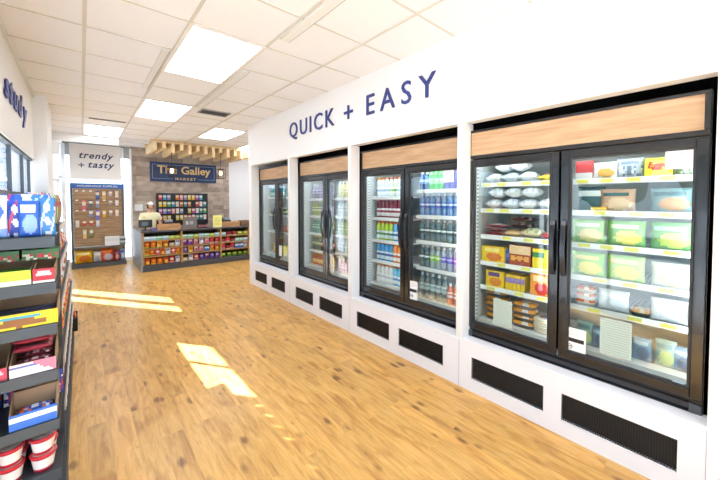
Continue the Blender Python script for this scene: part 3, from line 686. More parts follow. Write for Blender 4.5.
for k in range(3): place('rpk', RPK[1], (2.66, 1.32, 1.275+.033*k), RZ, ['bottom', 'middle', 'topmost'][k]+' dark red frozen pack of the stack at the left, third shelf', 'frozen food', GF)
DPK = ('dpk', pack('frozen_pack', .2, .05, .15, ['#4a2c30', '#dcd2d2', '#8c3a40'], 'blotch'), .2, '', '')
for k in range(2): place('dpk', DPK[1], (2.80, 1.15-.0*k, 1.331+.056*k), RZ, ['lower', 'upper'][k]+' brown frozen pack stacked behind the buns, third freezer shelf', 'frozen food', GF)
place('dpk', DPK[1], (2.82, 1.15, 1.275), RZ, 'brown frozen pack lying lowest behind the buns, third freezer shelf', 'frozen food', GF)
BUN = ('bun', pack('bun_bag', .13, .06, .13, ['#c9a878', '#e6dcc0', '#9a7a4c'], 'food'), .13, 'tan bag of buns', 'bread')
BU2 = ('bu2', pack('bun_bag', .15, .08, .15, ['#d8cfa8', '#7f9a72', '#b8a070'], 'blotch'), .15, '', 'bread')
place('bun', BUN[1], (2.66, 1.17, 1.275), RZ, 'tan bag of buns in the middle of the third freezer shelf', 'bread'); place('bu2', BU2[1], (2.67, 1.03, 1.275), RZ, 'pale green bag of buns right of the tan one, freezer', 'bread')
place('rdp', pack('frozen_pack', .10, .06, .13, ['#c4484a', '#e8a8a0', '#8c2a30'], 'blotch'), (2.66, .895, 1.275), RZ, 'small red frozen pack at the right end of third shelf', 'frozen food')
place('fb1', carton('frozen_box', .20, .135, .06, ['#f0c92c', '#fbe98a', '#d4762c'], 'food'), (2.66, 1.325, 1.045), RZ, 'yellow frozen box with blue corner on the fourth shelf, left', 'box', 'frozen meal boxes')
place('fb1b', carton('frozen_box', .05, .12, .06, ['#3f5fae', '#6f8fd0', '#2c3f7a'], 'oval', 4, 4), (2.68, 1.203, 1.045), RZ, 'narrow blue frozen box between yellow and brown boxes, fourth shelf', 'box')
place('fb2', carton('frozen_box', .165, .165, .06, ['#9c4222', '#e6c9a0', '#e2a254'], 'discs'), (2.66, 1.10, 1.045), RZ, 'red brown frozen box with round rolls pictured, fourth shelf', 'box')
place('fb3', carton('frozen_box', .145, .155, .06, ['#ecd02a', '#c9dc4c', '#2f7a4a'], 'split'), (2.66, .93, 1.045), RZ, 'yellow and green frozen box on the fourth shelf, right end', 'box')
place('fb4', carton('frozen_box', .155, .14, .03, ['#f0c92c', '#6a4f9c', '#e08a34'], 'food'), (2.66, 1.305, .832), RZ, 'yellow frozen box with purple corner at left of fifth shelf', 'box')
for k in range(5): place('fb5', carton('frozen_box', .028, .13, .12, ['#e6c02c', '#8c7ac0', '#b48a2c'], 'band', 3, 6), (2.665, 1.20-.031*k, .832), RZ, ORD[k]+' thin yellow frozen box edge-on from left, fifth freezer shelf', 'box', 'thin frozen boxes standing edge-on')
place('fb6', carton('frozen_box', .15, .175, .06, ['#e89a3c', '#fbe0a8', '#c4302c'], 'food'), (2.66, .94, .832), RZ, 'orange frozen box with red base on the fifth shelf', 'box')
TR = tray_pack('meal_tray', .19, .05, .15, '#55585c', '#d8dadc', '#d9913a')
for c_, (yy, n_) in enumerate(((1.31, 5), (1.08, 4))):
    for k in range(n_): place('mt', TR, (2.665+.01*(k % 2), yy, .545+.05*k), RZ, f'{ORD[k]} meal tray from the bottom, {["left", "right"][c_]} stack on the freezer floor', 'food tray', 'stacked meal trays')
def tortilla():
    o = MB().lathe([(.075, 0), (.085, .006), (.085, .012), (.075, .018)], (0, .085, 0), 20).build('flatbread_pack', M('#e6dcc4', .4)); MB().lathe([(.04, .018), (.04, .0195)], (0, .085, 0), 16).build('label', M('#5d5f8c'), o); return o
for k in range(6): place('tor', tortilla, (2.655, .93, .545+.019*k), RZ, f'{ORD[k]} flatbread pack from the bottom of the freezer floor stack', 'bread', 'stacked flatbread packs')
# ---- freezer, right door (y .74 .. .12)
GR_ = 'frozen goods behind the right freezer door'
place('r1', carton('frozen_box', .10, .13, .12, ['#b83a3e', '#d8d4d2', '#e6b8b0'], 'low', 6, 8), (2.67, .675, 1.722), RZ, 'red and white frozen box at the left of top shelf', 'box', GR_)
place('r1b', carton('frozen_box', .075, .12, .12, ['#3f5a62', '#a8b4b8', '#d8d4d2'], 'band', 6, 8), (2.735, .58, 1.722), RZ, 'dark teal frozen box behind the oval pack, top shelf', 'box', GR_)
place('r2', bag('frozen_bag', .14, .115, .05, ['#eef1ee', '#d4dcae', '#d9a24c'], 'food'), (2.665, .56, 1.722), RZ, 'white frozen bag beside the red box on the top shelf', 'frozen food', GR_)
place('r3', bag('frozen_bag', .14, .13, .06, ['#aab4c4', '#6f7f94', '#d2d8e0'], 'blotch'), (2.675, .43, 1.722), RZ, 'grey blue frozen bag left of yellow waffle box, top shelf', 'frozen food', GR_)
eg = carton('waffle_box', .125, .115, .06, ['#ecdf35', '#f2ea6a', '#d8c22c'], 'plain')(); eg.location = (2.665, .29, 1.724); eg.rotation_euler = (0, 0, RZ)
lettering('Eggo', 'lettering', M('#c0282c'), eg, (-.05, -.003, .04), 'back', .10, .055, depth=.001, shear=.25, offset=.03)
tag(eg, 'yellow waffle box with red Eggo lettering on the top freezer shelf', 'box', GR_)
place('r3b', bag('frozen_bag', .10, .12, .05, ['#9fae9a', '#d2d8c0', '#6f7f64'], 'blotch'), (2.68, .17, 1.722), RZ, 'grey green frozen bag behind the white notice, top shelf', 'frozen food', GR_)
place('q1', bag('frozen_bag', .16, .17, .05, ['#2f5a62', '#dfe6e8', '#4f8088'], 'band'), (2.69, .64, 1.502), RZ, 'dark teal frozen bag at the left of second shelf', 'frozen food', GR_)
place('q2', bag('frozen_bag', .19, .15, .06, ['#c9a48c', '#3a6468', '#e0c4a4'], 'food'), (2.67, .49, 1.502), RZ, 'tan and teal frozen bag in the middle of second shelf', 'frozen food', GR_)
place('q4', carton('frozen_box', .085, .03, .05, ['#e6b82c', '#f2dc7a', '#c98c2c'], 'band', 4, 4), (2.66, .585, 1.502), RZ, 'low yellow frozen box in front on the second shelf', 'box', GR_)
place('q3', bag('frozen_bag', .20, .15, .07, ['#7a9aa0', '#49686e', '#c4946c'], 'food'), (2.67, .23, 1.502), RZ, 'grey blue frozen bag with brown food, second shelf right', 'frozen food', GR_)
VEG = lambda c: bag('vegetable_bag', .20, .17, .07, c, 'food', rough=.3)
v1, v2, v3 = ['#8fbf6a', '#e4ead2', '#e0cf82'], ['#7cb85c', '#dceab8', '#e6dc5c'], ['#6fae62', '#a8d0b4', '#c4dc6a']
place('v1', VEG(v1), (2.665, .645, 1.275), RZ, 'green vegetable bag with tan contents, third shelf left', 'frozen food', GR_)
place('v2', VEG(v2), (2.66, .44, 1.275), RZ, 'green and yellow vegetable bag in the middle of third shelf', 'frozen food', GR_)
place('v3', VEG(v3), (2.665, .225, 1.275), RZ, 'pale green vegetable bag at the right of third shelf', 'frozen food', GR_)
v4, v5 = ['#8ec85c', '#f0dc7a', '#e6d84c'], ['#a8d070', '#f2d0a4', '#e2dc6a']
place('v4', VEG(v4), (2.665, .645, 1.045), RZ, 'yellow green vegetable bag at the left of fourth shelf', 'frozen food', GR_)
place('v5', VEG(v5), (2.66, .44, 1.045), RZ, 'green vegetable bag with orange text block, fourth shelf middle', 'frozen food', GR_)
place('v6', bag('vegetable_bag', .19, .15, .07, ['#e4e8dc', '#f4f4ee', '#e0d0a8'], 'food'), (2.665, .22, 1.045), RZ, 'cream frozen bag at the right of fourth shelf', 'frozen food', GR_)
for k in range(3): place('o1', tray_pack('meal_tray', .12, .045, .13, '#e6e2dc', '#f2d6c4', '#d9713c'), (2.665, .66, .832+.045*k), RZ, ['bottom', 'middle', 'topmost'][k]+' orange and white meal tray at the left of fifth shelf', 'food tray', 'orange meal trays')
for k in range(2): place('o2', bag('frozen_bag', .17, .14, .05, ['#e9edf0', '#f6f8fa', '#d2dae0'], 'food'), (2.68, .50-.27*k, .832), RZ, ['white frozen bag in the middle of the fifth freezer shelf', 'white frozen bag at the right of the fifth freezer shelf'][k], 'frozen food', GR_)
place('o3', tray_pack('meal_tray', .10, .05, .12, '#3b4a44', '#c9b48c', '#c48c4c'), (2.665, .36, .832), RZ, 'dark meal tray with tan food, fifth freezer shelf', 'food tray', GR_)
for k, yy in enumerate((.66, .57, .47, .35, .24, .16)): place('t%d' % (k % 2), bag('frozen_bag', .10, .15 if k % 2 else .17, .045, [['#7fa8a4', '#4f8a92', '#c4cf8c'], ['#5f8fae', '#a8c8d8', '#3c6484']][k % 2], 'food'), (2.69, yy, .545), RZ, ORD[k]+' teal frozen bag from left on the floor of the right freezer door', 'frozen food', 'teal frozen bags on the freezer floor')

# ---- papers on the cooler doors (lie on the outer face of the glass)
def notice(y0, y1, z0, z1, lab, art, x=2.5135, c='#f4f4f4'):
    r = empty('door_notice', (x, (y0+y1)/2, z0)); hw = abs(y0-y1)/2; h_ = z1-z0
    B(-.0012, 0, -hw, hw, 0, h_).build('sheet', M(c, .6), r)
    if art == 'logo':
        B(-.0018, -.0012, -hw*.85, hw*.85, h_*.42, h_*.58).build('banner', M('#2c2426'), r)
        m = MB(); R0, R1 = .024, .019; vs = []; fs = []
        for k in range(20):
            a = 2*math.pi*k/20; vs += [(-.0018, hw*.45+R0*math.cos(a), h_*.22+R0*.8*math.sin(a)), (-.0018, hw*.45+R1*math.cos(a), h_*.22+R1*.8*math.sin(a))]
        for k in range(20): a, b = 2*k, 2*((k+1) % 20); fs.append((a, b, b+1, a+1))
        m.add(vs, fs); m.box(-.0018, -.0012, hw*.45-.015, hw*.45+.015, h_*.2, h_*.24); m.build('round_mark', M('#3c3436'), r)
        m = MB()
        for k in range(3): m.box(-.0018, -.0012, -hw*.5, hw*.5, h_*(.72+.08*k), h_*(.735+.08*k))
        m.build('text_line', M('#b8a8b0'), r)
    elif art == 'lines':
        m = MB()
        for k in range(14): m.box(-.0018, -.0012, -hw*.9, hw*.9, h_*(.05+.068*k), h_*(.065+.068*k))
        m.build('text_line', M('#8fa39a'), r)
    elif art == 'small':
        m = MB(); m.box(-.0018, -.0012, -hw*.5, hw*.5, h_*.82, h_*.85); m.box(-.0018, -.0012, -hw*.6, hw*.6, h_*.12, h_*.14); m.build('text_line', M('#9a9aa0'), r)
    elif art == 'blue':
        B(-.0018, -.0012, -hw*.8, hw*.8, h_*.2, h_*.5).build('text_line', M('#7fb4e0'), r)
    tag(r, lab, 'notice')
notice(.245, .125, 1.755, 1.862, 'white notice at the top right corner of the near freezer door', 'small')
notice(.742, .605, .545, .71, 'white notice with dark banner at the bottom left of freezer door', 'logo')
notice(.19, .143, .505, .56, 'small blue sticker at the bottom right corner of freezer door', 'blue', 2.5135, '#cfe2f4')
notice(.53, .372, .60, .83, 'pale lined sheet on the right freezer door glass', 'lines', 2.5135, '#b4c4bb')
notice(1.24, 1.09, .575, .785, 'pale lined sheet on the left freezer door glass', 'lines', 2.5135, '#b4c4bb')
notice(2.17, 2.065, .55, .745, 'white notice with dark banner on the bottled water door', 'logo', 2.5685)
notice(1.765, 1.65, 1.745, 1.86, 'white notice at the top right of the bottled water door', 'small', 2.5685)
notice(5.10, 4.99, .62, .80, 'white notice at the bottom of the farthest cooler door', 'small', 2.5685)

# ------------------------------------------------------------------ checkout counter
CX0, CX1, CY = .985, 3.95, 8.35
r = empty('checkout_counter', (CX0, CY, 0)); Wc = CX1-CX0; DK = M('#55565b', .5); GP = M('#8c9094', .4)
B(0, Wc, .03, .55, 0, .135).build('kick_base', DK, r); B(-.0, Wc, -.0, .03, 0, .125).build('toe_board', M('#4b4c51', .5), r)
B(-.03, Wc, -.03, .62, .865, .90).build('countertop', M('#4a4b50', .35), r, bevel=.004)
B(-.03, -.002, -.02, 1.50, 0, .864).build('side_panel', GP, r); B(-.03, .0, .62, 1.5, .866, .885).build('side_cap', M('#4a4b50', .35), r)
B(0, Wc, .44, .46, .135, .865).build('back_panel', M('#4a3a2c', .6), r)
DV = [0, .755, 1.63, 2.35, Wc-.03]
for x in DV: B(x, x+.03, 0, .44, .135, .865).build('divider', TRIMW, r)
SZ = [.135, .335, .51, .685]; bays = []
for k in range(4):
    x0, x1 = DV[k]+.03, DV[k+1]; bays.append((CX0+x0, CX0+x1))
    for z in SZ[1:]:
        s_ = B(x0, x1, .01, .44, z-.015, z).build('shelf', M('#5d4630', .6), r); B(x0, x1, 0, .01, z-.022, z+.004).build('shelf_edge', TRIMW, s_)
tag(r, 'long dark checkout counter with open product shelves in its front', 'counter')
def sb(key, cols, w_=.104, h_=.142, pat='oval', kind='bag', words_='snack bag'):
    if kind == 'bag': return (key, bag('snack_bag', w_, h_, .05, cols, pat, 8, 8), w_, words_, 'snack bag')
    return (key, carton('snack_box', w_, h_, .08, cols, pat, 8, 6), w_, words_, 'snack box')
OR_ = sb('c_or', ['#e2581e', '#f2a02c', '#f6c848'], words_='orange snack bag'); OR2 = sb('c_or2', ['#e8741e', '#d8301c', '#f6d860'], pat='food', words_='orange red snack bag')
YE_ = sb('c_ye', ['#efc22a', '#d8721c', '#f8ec9a'], words_='yellow snack bag'); WH_ = sb('c_wh', ['#e2e2ee', '#8c92c4', '#f4f4fa'], words_='white snack bag', pat='food')
RW_ = sb('c_rw', ['#d83a34', '#f4dede', '#f2a49c'], words_='red and white snack bag'); RD_ = sb('c_rd', ['#b81c2a', '#e8505a', '#f2c4c4'], words_='red snack bag')
BL_ = sb('c_bl', ['#3f80cc', '#dcecfa', '#7fb4e8'], words_='blue snack box', kind='box', h_=.12, pat='band'); LB_ = sb('c_lb', ['#8fc8e2', '#f4fafc', '#4f9cc8'], words_='pale blue gum box', kind='box', h_=.085, w_=.110, pat='band')
GR1 = sb('c_gr', ['#6fbf9c', '#e2f4ea', '#3f9a74'], words_='mint green gum box', kind='box', h_=.085, w_=.110, pat='band'); YG_ = sb('c_yg', ['#b4cc3a', '#eef2a8', '#7aa02c'], words_='lime gum box', kind='box', h_=.075, w_=.11, pat='oval')
PU_ = sb('c_pu', ['#a462b4', '#e8cdee', '#6f3a90'], words_='purple candy bag', pat='food'); DP_ = sb('c_dp', ['#4f2f8c', '#b49ae0', '#7f62c0'], words_='dark violet candy bag')
PK_ = sb('c_pk', ['#e2a8b4', '#f6e2e4', '#d8708c'], words_='pink candy bag', pat='food'); TN_ = sb('c_tn', ['#b8a488', '#e4dac8', '#8c7454'], words_='tan candy box', kind='box', h_=.09)
GN_ = sb('c_gn', ['#7fae2c', '#d8e66a', '#4f8c2c'], words_='green candy bag', pat='food', h_=.10); DR_ = sb('c_dr', ['#7a1a24', '#d8424c', '#f0c8b4'], words_='dark red candy box', kind='box', h_=.09)
TE_ = sb('c_te', ['#9cd8cc', '#f0faf8', '#4fae9c'], words_='pale teal candy box', kind='box', h_=.09)
rows = [  # bay, shelf(from bottom), items
    (0, 3, [LB_, LB_, GR1, LB_, YG_, YG_], 'top'), (0, 2, [OR_, OR_, YE_, OR2, TN_, WH_], 'second'), (0, 1, [YE_, OR_, RW_, OR2, WH_, RW_, OR_], 'third'), (0, 0, [OR2, OR_, OR_, OR2, RW_, WH_], 'bottom'),
    (1, 3, [GR1, GR1, YG_, LB_, GR1, YG_, LB_], 'top'), (1, 2, [PU_, PU_, PK_, WH_, PK_, RD_, RD_], 'second'), (1, 1, [DP_, YE_, PK_, PK_, BL_, OR_, OR2], 'third'), (1, 0, [TN_, WH_, RW_, DP_, PU_, DP_, DP_], 'bottom'),
    (2, 3, [LB_, DR_, DR_, YG_, YG_], 'top'), (2, 2, [DR_, RD_, DR_, TE_, TE_, LB_], 'second'), (2, 1, [RD_, DR_, RD_, BL_, BL_, WH_], 'third'), (2, 0, [GN_, GN_, GN_, GN_, GN_], 'bottom')]
bn = ['left bay', 'middle bay', 'right bay']
for b_, s_, items, sn in rows:
    x0, x1 = bays[b_]; n = len(items); st = (x1-x0)/n
    for i, (key, fn, w_, words_, cat) in enumerate(items):
        place(key, fn, (x0+st*(i+.5), CY+.045+rnd.uniform(0, .01), SZ[s_]), rnd.uniform(-.02, .02), f'{words_} {place_word(i, n)} on {sn} shelf, counter {bn[b_]}', cat, 'snacks in the counter front')
# things on the countertop
CT = .90
def on_counter(px_x, y): return (px_x, y, CT)
r = empty('cash_register', (1.08, 8.62, CT)); B(-.08, .08, -.05, .08, 0, .012).build('foot', BLACK, r); B(-.012, .012, 0, .02, .012, .10).build('stand', BLACK, r)
B(-.13, .13, -.02, .0, .06, .235).build('screen_housing', BLACK, r, bevel=.004); B(-.07, .05, -.023, -.02, .10, .19).build('customer_display', M('#5d7078', .2), r)
tag(r, 'black cash register screen in front of the cashier', 'register')
o = B(0, .13, 0, .06, 0, .06).build('purple_box', M('#5d4a8c'), None, (1.14, 8.36, CT), bevel=.004); o.name = 'small_box'; tag(o, 'small purple box at the left end of the counter', 'box')
def crate(x0, y0, w_, d_, h_, lab, mat=PINE):
    r = empty('wooden_crate', (x0, y0, CT)); B(0, w_, 0, .012, 0, h_).build('front_board', mat, r); B(0, w_, d_-.012, d_, 0, h_).build('rear_board', mat, r)
    B(0, .012, .012, d_-.012, 0, h_).build('side_board', mat, r); B(w_-.012, w_, .012, d_-.012, 0, h_).build('side_board', mat, r); B(.012, w_-.012, .012, d_-.012, 0, .01).build('bottom_board', mat, r); tag(r, lab, 'crate')
KR = wood_mat('kraft_wood', '#9a7048', '#b88a5c', '#caa070', (2, 2, 8), 3)
KR2 = wood_mat('dark_kraft', '#5d4634', '#7a5d42', '#8c6e50', (2, 2, 8), 3)
crate(1.27, 8.37, .46, .2, .135, 'tan wooden crate on the counter left of the framed display', KR)
crate(2.68, 8.40, .44, .2, .125, 'wooden crate on the counter right of the yellow sheet', KR)
crate(3.16, 8.42, .22, .2, .14, 'small dark wooden crate at the right of the counter', KR2)
def printer(x, y, z, lab):
    r = empty('receipt_printer', (x, y, z)); B(-.10, .10, -.05, .09, 0, .07).build('body', BLACK, r, bevel=.01); B(-.075, .075, -.03, .05, .07, .13).build('cover', M('#9aa0b4', .35), r, bevel=.01); B(-.13, -.10, -.03, .02, 0, .12).build('card_reader', BLACK, r, bevel=.004)
    tag(r, lab, 'printer')
printer(1.56, 8.72, CT, 'grey topped receipt printer behind the tan crate on the left'); 
for i, (x, y, lab) in enumerate(((2.90, 8.74, 'grey topped receipt printer behind the right crate on counter'),)): printer(x, y, CT, lab)
B(1.44, 1.75, 8.66, 8.84, CT, CT+.085).build('riser', BLACK); o = bpy.data.objects['riser']; tag(o, 'black riser block behind the tan crate', 'riser'); bpy.data.objects[[k.name for k in COL.objects if k.name.startswith('receipt_printer')][0]].location.z += .087
for k, nm in enumerate(['receipt_printer']): pass
o = B(2.76, 3.04, 8.66, 8.86, CT, CT+.085).build('riser', BLACK); tag(o, 'black riser block behind the right wooden crate', 'riser')
[q for q in COL.objects if q.name.startswith('receipt_printer')][1].location.z += .087
r = empty('framed_display', (1.80, 8.42, CT)); m = MB(); m.box(0, .30, 0, .03, 0, .04); m.box(0, .30, 0, .03, .24, .28); m.box(0, .03, 0, .03, .04, .24); m.box(.27, .30, 0, .03, .04, .24)
m.build('frame', M('#85705f', .5), r); B(.03, .27, .012, .02, .04, .24).build('panel', M('#6f7078', .4), r); B(.06, .11, .006, .011, .10, .18).build('card', M('#c4c8ce'), r); B(.14, .22, .006, .011, .10, .18).build('card', M('#a4a8b2'), r)
tag(r, 'brown framed display standing in the middle of the counter', 'display')
r = empty('candy_rack', (2.14, 8.45, CT)); B(0, .2, 0, .14, 0, .02).build('base', BLACK, r); B(0, .2, .12, .14, .02, .15).build('back', BLACK, r); B(0, .2, .04, .12, .07, .08).build('tier', BLACK, r); tag(r, 'small black candy rack right of the framed display', 'rack')
for k in range(4): place('rk', carton('candy_box', .035, .045, .03, ['#c4505a', '#e8c4b4', '#f2e2d4'], 'band', 4, 4), (2.165+.048*k, 8.46, CT+.02), 0, f'tiny red candy box {place_word(k, 4)} in the black counter rack', 'candy')
r = empty('paper_stand', (2.46, 8.40, CT)); B(0, .21, 0, .004, .01, .30).build('sheet', M('#ece78c', .6), r); B(0, .21, -.01, .05, 0, .01).build('foot', M('#dfe4e4', .2), r)
m = MB()
for k in range(6): m.box(.04, .17, -.001, 0, .06+.035*k, .068+.035*k)
m.build('text_line', M('#b4a84c'), r); tag(r, 'pale yellow sheet standing upright on the counter', 'sign')

# ------------------------------------------------------------------ wall pegboard behind the counter
r = empty('pegboard', (2.18, 10.188, .90)); B(-.63, .63, -.03, 0, 0, .85).build('board', BLACK, r)
m = MB(); m.box(-.65, .65, -.04, -.03, .85, .87); m.box(-.65, .65, -.04, -.03, -.02, 0); m.box(-.65, -.63, -.04, 0, -.02, .87); m.box(.63, .65, -.04, 0, -.02, .87); m.build('frame', M('#1b1b1e'), r)
tag(r, 'black pegboard of colourful packs on the timber wall behind the cashier', 'pegboard')
hc = ['#e2485c', '#4fa8d8', '#8c94cc', '#e6c43a', '#e07a2c', '#5fb86a', '#c45aa8', '#e8e2da', '#7a5ac0', '#f09a9a', '#3f9cb4', '#d8c85a']
hw_ = ['red', 'light blue', 'lavender', 'yellow', 'orange', 'green', 'magenta', 'cream', 'violet', 'pink', 'teal', 'mustard']
def hang(key, w_, h_, c, nm='hanging_pack', card='#e4d8c4'):
    def f():
        o = bag(nm, w_, h_, .02, [c, card, '#f2efe8'], 'band', 6, 6)(); MB().tube([(0, .034, h_-.006), (0, -.01, h_-.006)], .003, 6).build('hook', CHROME, o); return o
    return f
G4 = [[0, 1, 2, None, 4, 9, 2, 3, 3, 6, 1], [3, 3, 5, 1, 7, 4, 10, 4, None, 0, 7, 10], [6, 2, 8, 9, 7, 2, None, 11, 6, 7, 10, 5], [0, 3, 3, None, 11, 11, 9, 0, 7, 10, 10, 7]]
for j, row in enumerate(G4):
    for i, k in enumerate(row):
        if k is None: continue
        place(f'h{k}', hang('', .082, .14, hc[k]), (1.62+.1018*i*(1.0), 10.12, 1.585-.19*j), 0, f'{hw_[k]} hanging pack {place_word(i, len(row))}, {["top", "second", "third", "bottom"][j]} row of the black pegboard', 'hanging pack', 'packs hanging on the black pegboard')
o = B(-.09, .09, -.02, 0, 0, .17).build('wall_box', M('#dfe2e4'), None, (1.14, 10.188, 1.30), bevel=.005); tag(o, 'small white wall box behind the cashier', 'box')

# ------------------------------------------------------------------ timber slats and pendants
for i in range(13):
    x = 1.24+.178*i; drop = [.17, .12, .20, .13, .20, .12, .17, .22, .10, .20, .15, .22, .17][i]
    o = B(x, x+.07, 8.48, 9.62, 2.90-drop-.02, 2.90).build('ceiling_slat', PINE, bevel=.003); tag(o, f'pale timber slat {place_word(i, 13)} hanging over the counter', 'slat', 'timber slats over the counter')
o = B(1.2, 3.5, 8.60, 8.64, 2.90, H-.001).build('slat_support', PINE); tag(o, 'timber support board holding the front of the ceiling slats', 'support')
o = B(1.2, 3.5, 9.45, 9.49, 2.90, H-.001).build('slat_support', PINE); tag(o, 'timber support board holding the rear of the ceiling slats', 'support')
def pendant(x, y, zc, lab, zt):
    r = empty('pendant_lamp', (x, y, zc)); BR = M('#2a1f18', .4, .6)
    MB().tube([(0, 0, .13), (0, 0, zt-zc)], .006, 6).build('cord', BR, r); MB().lathe([(.02, .07), (.025, .13)], seg=10).build('socket', BR, r)
    MB().lathe([(.008, -.04), (.032, -.01), (.036, .02), (.018, .06), (.014, .075)], seg=12).build('bulb', M('#ffd9a0', .3, 0, .5, 14), r)
    m = MB(); a = .085
    for sx_ in (-1, 1):
        for sy_ in (-1, 1): m.box(sx_*a-.005, sx_*a+.005, sy_*a-.005, sy_*a+.005, -.12, .12)
    for zz in (-.12, .0, .115):
        m.box(-a, a, -a-.004, -a+.004, zz, zz+.008); m.box(-a, a, a-.004, a+.004, zz, zz+.008); m.box(-a-.004, -a+.004, -a, a, zz, zz+.008); m.box(a-.004, a+.004, -a, a, zz, zz+.008)
    m.box(-a, a, -.004, .004, .115, .123); m.build('cage', BR, r); tag(r, lab, 'lamp', 'cage pendant lamps')
pendant(1.60, 8.50, 2.245, 'lit cage pendant lamp hanging in front of the blue sign', 2.679)
pendant(2.69, 8.50, 2.245, 'lit cage pendant lamp hanging right of the blue sign', 2.779)

# ------------------------------------------------------------------ accessory display
r = empty('display_stand', (.31, 10.08, 0)); DG = M('#4c5257', .45); hw = .505
B(-hw, hw, -.33, 0, 0, .10).build('base', DG, r); B(-hw+.045, hw-.045, -.02, -.008, .10, 1.87).build('slat_board', SLAT, r)
for s in (-1, 1): B(s*(hw-.022)-.022, s*(hw-.022)+.022, -.05, 0, .10, 1.98).build('post', DG, r)
B(-hw+.0, hw, -.056, -.05, 1.86, 1.98).build('header', M('#2f5fa4', .4), r); lettering('HOUSEHOLD SUPPLIES', 'header_lettering', M('#dfe8f4'), r, (-.38, -.058, 1.895), 'back', .76, .045, depth=.001, offset=.01)
B(-hw+.045, hw-.045, -.31, -.02, .46, .475).build('shelf', M('#c9cbcc', .4), r); B(-hw+.045, hw-.045, -.32, -.31, .455, .485).build('shelf_edge', M('#6d6a62', .4), r)
for k in range(11):
    B(-hw+.045, hw-.045, -.0225, -.020, .55+.115*k, .556+.115*k).build('groove', M('#6b4f36', .6), r)
tag(r, 'grey slatwall display stand with blue header beside the storefront glass', 'display')
XD = [.0, .11, .20, .31, .41, .51, .60]; XD = [-.10+.125*k for k in range(7)]
ITEMS = {(0, 3): ('#3f5f9c', 'blue', .2), (0, 4): ('#d8b070', 'tan', .2), (0, 5): ('#b8aaa4', 'grey', .13), (0, 6): ('#dcd6d2', 'pale', .16), (1, 1): ('#d8707c', 'pink', .26), (1, 2): ('#5d6a80', 'slate', .16), (1, 3): ('#8c94b8', 'lavender', .18), (1, 5): ('#a89890', 'taupe', .12), (1, 6): ('#d8d0cc', 'pale', .14),
         (2, 2): ('#7f93bc', 'pale blue', .17), (2, 3): ('#7a74c0', 'violet', .26), (2, 4): ('#d8a43c', 'yellow', .20), (2, 5): ('#b4a49c', 'taupe', .14), (2, 6): ('#dcd0c8', 'pale', .16), (3, 0): ('#d8cfc4', 'cream', .16), (3, 1): ('#d8483c', 'red', .13), (3, 2): ('#dc5c50', 'light red', .12), (3, 3): ('#c4c8dc', 'white', .16), (4, 1): ('#e0c878', 'yellow', .22), (4, 2): ('#8c9c5c', 'green', .18)}
ZD = [1.80, 1.58, 1.34, 1.10, .88]
for (j, i), (c, wd_, h_) in ITEMS.items():
    x = XD[i]+.02
    place(f'd{c}{h_}', hang('', .07, h_, c, 'hanging_pack'), (x, 9.99, ZD[j]-h_), 0, f'{wd_} pack on the {ORD[j]} hook row, {ORD[i]} hook from left, slatwall display', 'hanging pack', 'packs hanging on the slatwall display')
for j, i in ((0, 0), (0, 1), (0, 2), (1, 0), (2, 0), (2, 1), (1, 4)):
    def eh():
        o = MB().tube([(0, 0, 0), (0, -.12, .0)], .004, 6).build('display_hook', CHROME); B(-.025, .025, -.124, -.12, -.012, .018).build('price_plate', M('#e9e4da'), o); return o
    place('ehook', eh, (XD[i]+.02, 10.056, ZD[j]-.01), 0, f'empty hook, {ORD[j]} hook row, {ORD[i]} from left on the slatwall display', 'hook', 'empty hooks')
place('wbx', carton('white_carton', .28, .22, .12, ['#eceae8', '#e0dedc', '#d6d4d2'], 'band', 6, 6), (.555, 9.86, .475), 0, 'large white carton on the display stand shelf', 'box')
for k in range(4): o = B(-.06, .06, 0, .12, 0, .05).build('folded_pack', M(['#6f7f78', '#c4ccc8', '#5f706a', '#d2d6d4'][k]), None, (.765-.0, 9.86, .477+.052*k)); tag(o, f'{["bottom", "second", "third", "topmost"][k]} folded pack of the small stack beside the white carton', 'pack')
place('yb', bag('charcoal_bag', .33, .29, .12, ['#f0b81c', '#fbe9a8', '#d8761c'], 'food'), (.02, 9.85, .10), 0, 'large yellow bag at the bottom left of the display stand', 'bag')
place('wb', bag('white_bag', .15, .25, .1, ['#e0e0e2', '#f4f4f4', '#b4b4b8'], 'food'), (.265, 9.85, .10), 0, 'white bag between the yellow and orange bags, display stand', 'bag')
place('ob', bag('orange_bag', .245, .30, .12, ['#e25a1c', '#f28a3c', '#cfc4cc'], 'food'), (.455, 9.85, .10), 0, 'orange bag at the bottom middle of the display stand', 'bag')
place('rb', bag('red_bag', .115, .24, .1, ['#d8302c', '#6f7fb4', '#f2b4a4'], 'food'), (.642, 9.85, .10), 0, 'red bag next to the orange one on the display stand', 'bag')
place('bb', bag('blue_bag', .085, .27, .1, ['#8ca8d8', '#3f5fa4', '#e8eef8'], 'food'), (.748, 9.85, .10), 0, 'blue and white bag at the bottom right of the display stand', 'bag')

